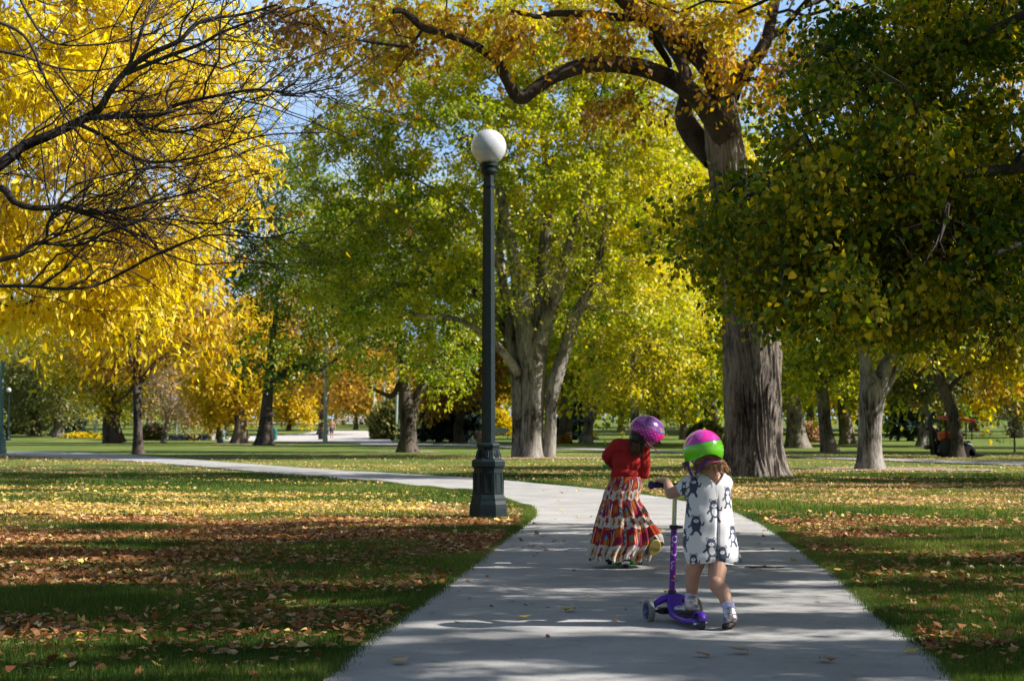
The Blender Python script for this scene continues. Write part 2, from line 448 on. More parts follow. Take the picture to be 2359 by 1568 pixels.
def skeleton(rng, limbs, clumps, step=0.5, wob=0.12, tip=0.012, power=2.3):
    """limbs: list of (pts (n,3), radii); returns list of branch polylines with radii"""
    pos, par, fixed = [], [], []
    branches = []
    for (P, R) in limbs:
        P = np.asarray(P, float); R = np.asarray(R, float)
        start = len(pos); ids = []
        for i in range(len(P)):
            if i == 0 and pos:
                d = np.linalg.norm(np.array(pos) - P[0], axis=1); pa = int(np.argmin(d))
            else: pa = len(pos) - 1 if i else -1
            pos.append(P[i]); par.append(pa); fixed.append(R[i]); ids.append(len(pos) - 1)
        branches.append(ids)
    nl = len(pos)
    base = np.array(pos[0])
    core = np.array(pos)
    dd = np.array([np.min(np.linalg.norm(core - c, axis=1)) for c in clumps])
    for ci in np.argsort(dd):
        c = clumps[ci]
        Pn = np.array(pos); d = np.linalg.norm(Pn - c, axis=1)
        low = np.maximum(0, Pn[:, 2] - c[2] + 0.25 * d)
        cost = d + 1.1 * low + np.where(Pn[:, 2] < base[2] + 0.25 * (core[:, 2].max() - base[2]), 3.0, 0)
        if len(pos) > nl: cost[:nl] += 0.15 * d[:nl]
        q = int(np.argmin(cost)); p = Pn[q]
        L = d[q]
        if L < 1e-3: continue
        pp = pos[par[q]] if par[q] >= 0 else p - np.array([0, 0, 1.0])
        t0 = p - pp; t0 = t0 / (np.linalg.norm(t0) + 1e-9)
        to = (c - p) / L
        dir0 = norm(0.45 * t0 + 0.75 * to + rng.normal(size=3) * 0.12)
        n = max(3, int(L / step) + 2)
        ts = np.linspace(0, 1, n)[1:, None]
        c1 = p + dir0 * L * 0.45
        c2 = c - norm(to + np.array([0, 0, rng.uniform(-.1, .5)])) * L * 0.25
        Q = (1 - ts) ** 3 * p + 3 * (1 - ts) ** 2 * ts * c1 + 3 * (1 - ts) * ts ** 2 * c2 + ts ** 3 * c
        Q[:-1] += rng.normal(size=(n - 2, 3)) * wob * min(L, 2) * 0.35
        ids = [q]; pa = q
        for r_ in Q:
            pos.append(r_); par.append(pa); fixed.append(0); pa = len(pos) - 1; ids.append(pa)
        branches.append(ids)
    n = len(pos); w = np.zeros(n)
    haschild = np.zeros(n, bool)
    for i in range(n):
        if par[i] >= 0: haschild[par[i]] = True
    w[~haschild] = 1
    for i in range(n - 1, -1, -1):
        if par[i] >= 0: w[par[i]] += w[i]
    r = tip * w ** (1 / power)
    f = np.array(fixed); rr = np.where(f > 0, f, r)
    for i in range(n):
        if par[i] >= 0 and f[i] == 0: rr[i] = min(rr[i], rr[par[i]] * 0.93)
    pos = np.array(pos); out = []
    for ids in branches:
        P = pos[ids]; R = rr[ids].copy()
        if f[ids[-1]] == 0: R[0] = R[1] * 1.15
        out.append((P, R))
    return out, nl

def wood_mesh(name, branches, nlimb, sides=(12, 5), flare=None, seed=0, extra=None):
    VV, FF, off = [], [], 0
    for bi, (P, R) in enumerate(branches):
        big = bi < nlimb
        if big: C = catmull(np.column_stack([P, R]), 5); P, R = C[:, :3], np.maximum(C[:, 3], 0.004)
        n = sides[0] if big else (sides[1] if R[0] < 0.12 else sides[1] + 3)
        disp = None
        if big and bi == 0 and flare:
            z0 = P[0, 2]; amp, hh, lobes, ph = flare
            def disp(th, p, z0=z0, amp=amp, hh=hh, lobes=lobes, ph=ph):
                e = np.exp(-(np.maximum(p[..., 2] - z0, 0)) / hh)
                return 1 + amp * e * (0.75 + 0.45 * np.cos(lobes * th + ph) + 0.2 * np.cos((lobes + 2) * th + 2 * ph)) + 0.05 * np.sin(3 * th + p[..., 2] * 0.9 + ph) + 0.03 * np.sin(5 * th + ph * 3)
        elif big:
            disp = lambda th, p: 1 + 0.05 * np.sin(3 * th + p[..., 2] * 1.3) + 0.03 * np.sin(5 * th)
        V, Fq = tube_np(P, R, n, disp)
        VV.append(V); FF.append(Fq + off); off += len(V)
    if extra:
        for V, Fq in extra: VV.append(V); FF.append(Fq + off); off += len(V)
    return mesh_np(name, np.vstack(VV), np.vstack(FF))

def sample_clumps(rng, crowns, n, shell=2.0, mind=0.0, zmin=None):
    vol = np.array([r[0] * r[1] * r[2] for c, r in crowns]) ** 0.8; vol /= vol.sum()
    out = []
    tries = 0
    while len(out) < n and tries < n * 30:
        tries += 1
        k = rng.choice(len(crowns), p=vol); c, r = crowns[k]
        d = rng.normal(size=3); d /= np.linalg.norm(d)
        p = np.array(c) + d * np.array(r) * rng.rand() ** (1 / (3 * shell * 0.6))
        if zmin is not None and p[2] < zmin: continue
        if mind and out and np.min(np.linalg.norm(np.array(out) - p, axis=1)) < mind * min(1.0, 1.5 - tries / (n * 15)): continue
        out.append(p)
    return np.array(out)

def foliage(rng, clumps, centre, crad, ntw, nl, lsize, tlen, droop=0.25, shape="rhomb", tint=(0.5, 0.2), upbias=0.6, sc=0.35, seed=0, hang=0.0, grad=0.0):
    """leaves strung along short sprays that leave each clump"""
    nc = len(clumps)
    C = np.repeat(clumps, ntw, axis=0)
    out = norm((C - centre) / crad + 1e-6)
    D = norm(rng.normal(size=C.shape) * np.array([1, 1, .65]) + out * 0.6)
    L = tlen * (0.5 + rng.rand(len(C)))
    nT = len(C)
    t = rng.rand(nT, nl) ** 0.8
    P = C[:, None] + D[:, None] * (t * L[:, None])[..., None]
    P[..., 2] -= droop * (t ** 2) * L[:, None]
    P = P + rng.normal(size=P.shape) * tlen * sc * np.array([1, 1, .8]) * 0.5
    P = P.reshape(-1, 3); Dl = np.repeat(D, nl, axis=0)
    A = norm(rng.normal(size=P.shape) * 0.8 + Dl * 0.7 + np.array([0, 0, -0.35 - hang]))
    N = norm(rng.normal(size=P.shape) * 0.7 + np.array([0.45, -0.25, upbias]))
    size = lsize * (0.6 + 0.7 * rng.rand(len(P)))
    ct = tint[0] + tint[1] * rng.normal(size=nc) * 0.55
    tt = np.repeat(np.repeat(ct, ntw), nl) + 0.16 * sn(P, 0.55, seed + 5) + rng.normal(size=len(P)) * tint[1] * 0.75
    tt = tt + grad * ((P[:, 0] - centre[0]) / crad[0] * .6 + (P[:, 2] - centre[2]) / crad[2] * .4)
    # sprays as thin twigs
    q = np.linspace(0, 1, 3)
    TP = C[:, None] + D[:, None] * (q[None] * L[:, None])[..., None]
    TP[..., 2] -= droop * q[None] ** 2 * L[:, None]
    return P, A, N, size, tt, TP
def twigs_geom(TP, r):
    """thin 3-sided twigs"""
    nT, m, _ = TP.shape
    th = np.array([0, 2.094, 4.189])
    off = np.stack([np.cos(th), np.sin(th) * 0.6, np.sin(th)], -1)
    rs = r * np.linspace(1, 0.35, m)
    V = TP[:, :, None, :] + off[None, None] * rs[None, :, None, None]
    V = V.reshape(-1, 3)
    b = (np.arange(nT) * m * 3)[:, None, None]; j = (np.arange(m - 1) * 3)[None, :, None]; i = np.arange(3)[None, None, :]
    a = b + j + i; c = b + j + (i + 1) % 3
    return V, np.stack([a, c, c + 3, a + 3], -1).reshape(-1, 4)

def ell(cx, cy, rx, ry, Y, depth, dY=0):
    c = at(cx, cy, Y + dY); k = (Y + dY) / F
    return ((c.x, c.y, c.z), (rx * k, depth, ry * k))

def sun_gaps(P, rng):
    """airy crowns: gaps that run along the sun's rays and let streaks of light reach the path; True = keep the leaf"""
    S_ = np.array(tuple(SUN)); g = P - S_ * (P[:, 2:3] / S_[2])
    q = np.stack([g[:, 0] * .9, g[:, 1] * 2.3, 0 * g[:, 0]], -1)
    f = sn(q, 1.5, 61, 12) + .5 * sn(q, 4.0, 62, 12)
    drop = (f > .36) & (rng.rand(len(P)) < .9)
    for (tx, ty, tz, rr) in ((1.06, 7.62, .62, .26), (.98, 7.6, .92, .2), (.86, 11.0, .75, .25), (1.0, 10.9, .3, .22)):
        v = P - np.array([tx, ty, tz]); d = np.linalg.norm(v - (v @ S_)[:, None] * S_, axis=1); drop |= d < rr
    drop |= (sn(P, 1.9, 63, 14) > .52) & (P[:, 0] < 6)
    return ~drop
def make_tree(name, label, crowns, leafm, barkm, base, trunk_r, trunk=None, limbs=(), n=120, ntw=7, nl=12, lsize=0.12, tlen=0.9,
              seed=1, flare=(0.5, 0.35, 5, 0.0), tint=(0.5, 0.22), shell=2.0, mind=0.7, droop=0.25, shape="rhomb", cat="tree", group=None,
              sides=(14, 5), tip=0.014, twig_r=0.008, step=0.7, upbias=0.6, twigs=True, extra=None, extra_clumps=None, trunkobj=None, zmin=None, wob=0.12, hang=0.0, grad=0.0, airy=False, limbm=None, core=None):
    rng = np.random.RandomState(seed)
    bx, by = base; bz = gz(by) - 0.05
    crowns = [(np.array(c), np.array(r)) for c, r in crowns]
    cc = crowns[0][0]; cr = crowns[0][1]
    if trunk is None:
        top = cc + np.array([0, 0, cr[2] * 0.35])
        q = np.linspace(0, 1, 7)[:, None]
        b0 = np.array([bx, by, bz])
        P = b0 + (top - b0) * q
        P[:, 0] = bx + (top[0] - bx) * q[:, 0] ** 1.8; P[:, 1] = by + (top[1] - by) * q[:, 0] ** 1.8
        P[1:-1, :2] += rng.normal(size=(5, 2)) * trunk_r * 0.35
        R = trunk_r * (1 - 0.75 * q[:, 0] ** 1.2)
        tl = [(P, R)]
    else: tl = [trunk]
    tl = tl + list(limbs)
    cl = sample_clumps(rng, crowns, n, shell, mind, zmin)
    if extra_clumps is not None: cl = np.vstack([cl, extra_clumps])
    br, _ = skeleton(rng, tl, cl, step=step, tip=tip, wob=wob)
    P, A, N, size, tt, TP = foliage(rng, cl, cc, cr, ntw, nl, lsize, tlen, droop, shape, tint, upbias, seed=seed, hang=hang, grad=grad)
    if zmin is not None:
        k = P[:, 2] > zmin - 0.32 + .30 * sn(P, 2.2, seed) - .07 * np.clip(P[:, 0] - 2.0, 0, 3); P, A, N, size, tt = P[k], A[k], N[k], size[k], tt[k]
    if core:
        k = ~((np.abs(P[:, 0] - bx - core[0]) < core[1]) & (P[:, 1] < by + 2) & (P[:, 2] < core[2]) & (rng.rand(len(P)) < .80)); P, A, N, size, tt = P[k], A[k], N[k], size[k], tt[k]
    if airy:
        k = sun_gaps(P, rng); P, A, N, size, tt = P[k], A[k], N[k], size[k], tt[k]
    ex = list(extra or [])
    if twigs: ex.append(twigs_geom(TP, twig_r))
    root = empty(name, (bx, by, gz(by)), label, cat, group)
    skip = 0
    if limbm:
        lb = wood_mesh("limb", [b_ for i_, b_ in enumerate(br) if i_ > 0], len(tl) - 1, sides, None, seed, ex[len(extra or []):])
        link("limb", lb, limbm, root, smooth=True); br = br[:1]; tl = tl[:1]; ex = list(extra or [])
    wood = wood_mesh("trunk", br if not limbm else [], len(tl), sides, flare, seed, ex)
    w = link("trunk", wood, barkm, root, smooth=True)
    c = link("crown", leaf_mesh("crown", P, A, N, size, tt, shape), leafm, root)
    return root
def copy_tree(src, name, label, x, y, s, rz, leafm, barkm=None, sz=None, group=None):
    r = src.copy(); COL.objects.link(r); r.name = name
    r.location = (x, y, gz(y)); r.rotation_euler = (0, 0, rz); r.scale = (s, s, sz or s)
    r["label"] = label
    if group: r["group"] = group
    for ch in src.children:
        c = ch.copy(); COL.objects.link(c); c.parent = r; c.name = ch.name.split('.')[0]
        if ch.name.startswith("crown") and leafm:
            c.material_slots[0].link = 'OBJECT'; c.material_slots[0].material = leafm
        if ch.name.startswith("trunk") and barkm:
            c.material_slots[0].link = 'OBJECT'; c.material_slots[0].material = barkm
    return r
def pl(pts, Y0, dY=None, k=1.0):
    """pixel polyline with widths (px) -> points, radii (metres)"""
    P, R = [], []
    for i, q in enumerate(pts):
        Y = Y0 + (dY[i] if dY is not None else 0)
        p = at(q[0], q[1], Y); P.append(tuple(p)); R.append(q[2] * 0.5 * Y / F * k)
    return np.array(P), np.array(R)

# --- the big arching elm, right of centre
def elm():
    Y = ground(1745, 1100).y
    rng = np.random.RandomState(11)
    tr = pl([(1740, 1108, 126), (1738, 1060, 124), (1736, 980, 122), (1735, 850, 126), (1733, 760, 126), (1728, 700, 122), (1712, 620, 108), (1698, 540, 98), (1686, 460, 90), (1676, 380, 86), (1664, 300, 80), (1656, 230, 76)], Y)
    # furrowed bark as real relief on the main trunk
    C = catmull(np.column_stack([tr[0], tr[1]]), 34); P, R = C[:, :3], C[:, 3]
    n = 260
    T, A, B = frames(P); th = np.linspace(0, 2 * np.pi, n, endpoint=False)
    z = P[:, 2][:, None]
    TH = th[None, :] + 0.10 * np.sin(z * 1.7 + 3 * th[None, :]) + 0.05 * np.sin(z * 4.1 + 7 * th[None, :])
    # twist of the grain under the fork scar
    TH = TH + 0.35 * np.exp(-((z - 3.0) / 0.55) ** 2) * np.sin(th[None, :] * 1.0 + 1.0)
    Q = np.stack([np.cos(TH) * 3.2, np.sin(TH) * 3.2, z * 0.32 + 0 * TH], -1)
    f = sn(Q, 6.0, 21, 18); g = sn(Q, 13.0, 22, 18)
    ridge = np.clip(1 - np.abs(f), 0, 1) ** 1.5 * 0.7 + np.clip(1 - np.abs(g), 0, 1) ** 1.6 * 0.35
    e = np.exp(-np.maximum(z - P[0, 2], 0) / 0.30)
    fl = 1 + e * (0.36 + 0.26 * np.cos(4 * th[None, :] + 0.4) + 0.16 * np.cos(7 * th[None, :] + 1.2))
    rr = R[:, None] * fl * (1 + 0.03 * np.sin(3 * th[None, :] + z)) + 0.10 * (ridge - 0.5) * np.clip(R[:, None] / 0.45, .5, 1)
    V = P[:, None] + rr[..., None] * (np.cos(th)[None, :, None] * A[:, None] + np.sin(th)[None, :, None] * B[:, None])
    m = len(P); i = np.arange(n); j = np.arange(m - 1)[:, None]; a = j * n + i; b = j * n + (i + 1) % n
    trunk_extra = (V.reshape(-1, 3), np.stack([a, b, b + n, a + n], -1).reshape(-1, 4))
    zz = lambda L: [(849.2 + q[0] * .42124, q[1] * .42124, q[2] * .42124) for q in L]
    arch = zz([(1960, 760, 150), (1880, 640, 128), (1800, 540, 112), (1690, 455, 104), (1560, 395, 98), (1430, 362, 96), (1300, 352, 92), (1180, 362, 88), (1080, 392, 82), (985, 438, 76), (905, 492, 72), (845, 535, 74), (800, 520, 66), (765, 455, 62), (735, 400, 60), (700, 335, 54), (620, 275, 50), (530, 225, 46), (420, 188, 44), (300, 155, 42), (235, 100, 38), (190, 66, 34), (135, 62, 28)])
    archP = pl(arch, Y, [-0.2 - 0.12 * k for k in range(len(arch))])
    left = zz([(1950, 560, 150), (1900, 440, 140), (1840, 340, 130), (1760, 265, 125), (1670, 195, 120), (1580, 130, 118), (1490, 70, 110), (1400, 0, 100), (1300, -120, 90), (1180, -260, 70)])
    leftP = pl(left, Y, [0.0, -0.1, -.2, -.3, -.5, -.8, -1.1, -1.4, -1.8, -2.2])
    right = zz([(1980, 520, 110), (2010, 450, 95), (2060, 380, 85), (2130, 300, 75), (2180, 200, 66), (2210, 60, 60), (2260, -150, 50), (2330, -350, 40)])
    rightP = pl(right, Y, [0.1, .2, .4, .6, .9, 1.2, 1.6, 2])
    back = zz([(1880, 890, 100), (1820, 800, 125), (1750, 700, 120), (1725, 620, 95), (1740, 520, 80), (1740, 420, 70), (1700, 330, 62), (1640, 250, 50), (1560, 150, 40)])
    backP = pl(back, Y, [.2, .45, .7, 1.0, 1.2, 1.4, 1.6, 1.8, 2.2])
    hor = zz([(1560, 110, 48), (1460, 96, 46), (1380, 98, 46), (1230, 80, 42), (1110, 74, 40), (1010, 76, 36), (930, 92, 28), (850, 78, 24), (780, 60, 18)])
    horP = pl(hor, Y, [-.9, -1, -1.1, -1.3, -1.5, -1.7, -1.9, -2.0, -2.1])
    stub = zz([(1540, 190, 40), (1590, 260, 42), (1640, 340, 34), (1650, 370, 20)])
    stubP = pl(stub, Y, [-.6, -.5, -.4, -.4])
    lowb = [(1700, 520, 60), (1760, 455, 52), (1830, 425, 44), (1900, 400, 36), (2000, 405, 30), (2120, 380, 24)]
    lowP = pl(lowb, Y, [0, -.4, -.9, -1.4, -2, -2.6])
    crowns = [((4.6, Y + 0.5, 15.0), (9.5, 8.5, 4.8)), ((0.5, Y - 1.5, 12.0), (4.8, 2.2, 1.1)), ((8.5, Y, 9.8), (4.5, 3.5, 2.0)), ((2.8, Y - 1.0, 12.0), (3.0, 2.2, 1.0))]
    ec = []
    for (cx, cy, sx, sy, k) in [(740, 60, 90, 50, 11), (880, 120, 50, 45, 4), (1000, 30, 70, 25, 5), (1210, 20, 80, 25, 4), (1350, 85, 60, 25, 3), (1440, 40, 50, 30, 3), (1420, 240, 45, 18, 3), (1650, 90, 40, 45, 3), (1720, 150, 30, 50, 4), (1990, 160, 130, 90, 7), (2230, 150, 90, 80, 5)]:
        for _ in range(k):
            p = at(cx + rng.normal() * sx, cy + rng.normal() * sy, Y - 1.5 + rng.normal() * 0.8); ec.append(tuple(p))
    return make_tree("elm_tree", "huge elm with deeply furrowed trunk and one long arching limb over the footpath", crowns, L_orange, M_bark_elm,
              (tr[0][0][0], Y), 0.5, trunk=(tr[0], tr[1] * 0.80), limbs=[archP, leftP, rightP, backP, horP, stubP, lowP], n=330, ntw=6, nl=27, lsize=0.135, tlen=0.75, seed=12,
              flare=None, tint=(0.5, 0.25), mind=0.8, shape="lance" if False else "rhomb", sides=(30, 5), extra=[trunk_extra], limbm=M_limb_shaded, extra_clumps=np.array(ec), hang=0.6, tip=0.013, wob=0.2)
elm()

# --- centre tree: several stems fused at the base
def centre_tree():
    Y = ground(1235, 1053).y
    tr = pl([(1226, 1060, 54), (1227, 1000, 50), (1229, 930, 50), (1229, 860, 56), (1218, 790, 60), (1208, 720, 46), (1196, 650, 36), (1180, 570, 26), (1160, 480, 22), (1140, 390, 16), (1120, 280, 12)], Y)
    l1 = pl([(1263, 1058, 32), (1268, 1000, 28), (1270, 930, 27), (1278, 880, 34), (1296, 820, 30), (1318, 750, 26), (1345, 690, 24), (1372, 620, 20), (1392, 540, 16), (1410, 450, 12)], Y, [-.1] * 10)
    l2 = pl([(1194, 1058, 34), (1196, 1000, 32), (1196, 930, 34), (1192, 870, 32), (1182, 800, 28), (1170, 730, 22), (1158, 640, 20), (1150, 560, 16), (1158, 470, 12)], Y, [.5, .5, .4, .4, .5, .6, .6, .7, .8])
    l3 = pl([(1228, 850, 50), (1244, 780, 44), (1250, 700, 38), (1252, 610, 30), (1258, 520, 26), (1262, 420, 20), (1250, 300, 14), (1248, 180, 9)], Y, [0.1] * 8)
    l4 = pl([(1244, 790, 34), (1268, 720, 32), (1292, 640, 26), (1312, 560, 20), (1340, 470, 16), (1372, 380, 10)], Y, [-.3, -.5, -.7, -.9, -1, -1.2])
    l5 = pl([(1196, 860, 24), (1150, 800, 18), (1100, 760, 15), (1050, 735, 12), (980, 730, 9), (900, 700, 7)], Y, [0, -.5, -1, -1.5, -2, -2.4])
    l6 = pl([(1182, 790, 20), (1120, 700, 16), (1060, 640, 13), (1000, 600, 11), (930, 560, 8)], Y, [.5, .9, 1.2, 1.6, 2])
    l7 = pl([(1170, 700, 18), (1150, 620, 15), (1110, 540, 13), (1060, 470, 10), (990, 430, 7)], Y, [.5, 0, -.5, -.9, -1.3])
    crowns = [ell(1130, 430, 330, 330, Y, 5.5), ell(1340, 420, 270, 320, Y, 5), ell(900, 600, 210, 190, Y, 4.5), ell(1430, 650, 170, 150, Y, 4), ell(1150, 120, 330, 190, Y, 5), ell(860, 380, 150, 160, Y, 4), ell(1250, 640, 330, 110, Y, 4.0, 3.5), ell(1520, 300, 210, 280, Y, 4), ell(1480, 60, 260, 160, Y, 4)]
    make_tree("maple_tree", "large green and lime tree behind the lamp with pale stems fused at the base", crowns, L_lime, M_bark_pale, (tr[0][0][0], Y), 0.5,
              trunk=tr, limbs=[l1, l2, l3, l4, l5, l6, l7], n=620, ntw=7, nl=36, lsize=0.148, tlen=0.78, seed=31, flare=(0.5, 0.30, 4, 1.0), tint=(0.57, 0.25), grad=0.12, core=(0.4, 2.1, 8.2), mind=0.75, sides=(28, 5), tip=0.016, wob=0.16)
centre_tree()

# --- near linden on the right; only its crown reaches into the frame
def linden():
    tr = (np.array([(10.2, 10.5, -.05), (10.2, 10.5, 1), (10.1, 10.4, 2.5), (9.9, 10.4, 4.5), (9.7, 10.3, 7), (9.5, 10.2, 9.5)]), np.array([.34, .27, .25, .22, .16, .08]))
    def wl(pts, r0, r1): 
        P = np.array([tuple(at(*p)) for p in pts]); return (P, np.linspace(r0, r1, len(P)))
    A = np.array([10.1, 10.4, 3.0])
    def limb(start, pts, r0, r1):
        P, R = wl(pts, r0, r1); P = np.vstack([start, P]); return (P, np.linspace(r0, r1, len(P)))
    l1 = limb((10.1, 10.4, 2.6), [(2700, 340, 11.5), (2359, 385, 11), (2200, 402, 10.9), (2050, 408, 10.9), (1880, 392, 11.3), (1740, 400, 11.9)], .055, .010)
    l2 = limb((9.9, 10.4, 3.6), [(2700, -80, 11.5), (2420, 10, 11), (2200, 110, 10.9), (2000, 200, 11.2), (1850, 265, 12)], .05, .010)
    l3 = limb((10.1, 10.4, 2.2), [(2700, 480, 11), (2359, 560, 10.6), (2200, 640, 10.6), (2060, 720, 11)], .03, .007)
    l4 = limb((10.0, 10.4, 4.2), [(2700, -300, 10.5), (2300, -200, 10.5), (1950, -80, 11), (1700, 30, 11.5)], .05, .010)
    crowns = [((7.6, 9.6, 6.6), (5.4, 5.2, 3.6)), ((5.0, 11.8, 3.95), (2.2, 2.2, 1.4)), ((5.4, 9.5, 5.0), (3.2, 3.8, 1.6)), ((8.2, 8.0, 4.6), (4.6, 4.6, 2.0))]
    rng = np.random.RandomState(5)
    ec = []
    # the low skirt that hangs into the picture
    for (cx, cy, sx, sy, k) in [(1690, 490, 45, 45, 8), (1790, 560, 65, 50, 12), (1900, 610, 80, 50, 18), (2040, 560, 80, 60, 18), (2200, 650, 90, 55, 24), (2330, 700, 70, 60, 16),
                                (1900, 480, 100, 80, 20), (2150, 480, 120, 90, 26), (2320, 500, 80, 90, 16), (1930, 300, 80, 90, 15), (2100, 260, 120, 90, 22), (2300, 260, 90, 100, 16),
                                (1960, 90, 80, 70, 14), (2120, 60, 120, 70, 16), (2300, 60, 90, 70, 12), (1740, 430, 55, 35, 7)]:
        for _ in range(k):
            p = at(cx + rng.normal() * sx * .8, cy + rng.normal() * sy * .75, 12.4 + rng.normal() * 1.1); ec.append(tuple(p))
    make_tree("linden_tree", "shaded linden bough with dark green and yellow heart shaped leaves, nearest on the right side", crowns, L_linden, M_twig, (10.2, 10.5), .3,
              trunk=tr, limbs=[l1, l2, l3, l4], n=600, ntw=8, nl=58, lsize=0.046, tlen=0.42, seed=41, tint=(0.40, 0.30), mind=0.45, shape="heart",
              sides=(14, 5), tip=0.006, twig_r=0.003, step=0.35, extra_clumps=np.array(ec), zmin=2.05, hang=0.5, droop=0.4, upbias=0.7, wob=0.18, airy=True)
linden()

# --- golden ash on the left (trunk outside the frame)
def golden():
    Y = 18.0
    tr = (np.array([(-8.2, Y + .6, -.05), (-8.15, Y + .6, 1.2), (-8.0, Y + .5, 2.8), (-7.7, Y + .4, 4.6), (-7.4, Y + .3, 6.8), (-7.2, Y + .3, 8.6)]), np.array([.30, .23, .21, .18, .13, .06]))
    crowns = [ell(140, 250, 470, 360, Y, 1.9), ell(290, 620, 200, 130, Y, 1.3), ell(40, 600, 180, 150, Y, 1.4), ell(60, -300, 480, 330, Y, 2.4), ell(-350, 250, 350, 420, Y, 2.2), ell(440, 690, 75, 75, Y, .6)]
    make_tree("ash_tree", "bright golden yellow ash with long drooping leaflets filling the upper left corner", crowns, L_gold, M_bark_dark, (-8.2, Y + .6), .3, trunk=tr,
              n=400, ntw=9, nl=23, lsize=0.118, tlen=0.5, seed=51, tint=(0.52, 0.26), mind=0.36, shape="lance", tip=0.006, twig_r=0.004, step=0.4, zmin=1.75, hang=0.7, droop=0.45, upbias=0.35, wob=0.2)
golden()
make_tree("linden_tree", "linden outside the frame to the right of the camera, shading the near footpath", [((9.0, 2.6, 6.6), (5.6, 4.6, 2.6)), ((12.5, 4.0, 8.5), (4.5, 4.5, 3.0))], L_linden, M_bark_dark, (11.5, 2.5), .28,
          n=300, ntw=7, nl=34, lsize=0.09, tlen=0.45, seed=45, tint=(0.4, 0.3), mind=0.6, shape="heart", tip=0.007, twig_r=0.004, step=0.5, upbias=0.7, airy=True)

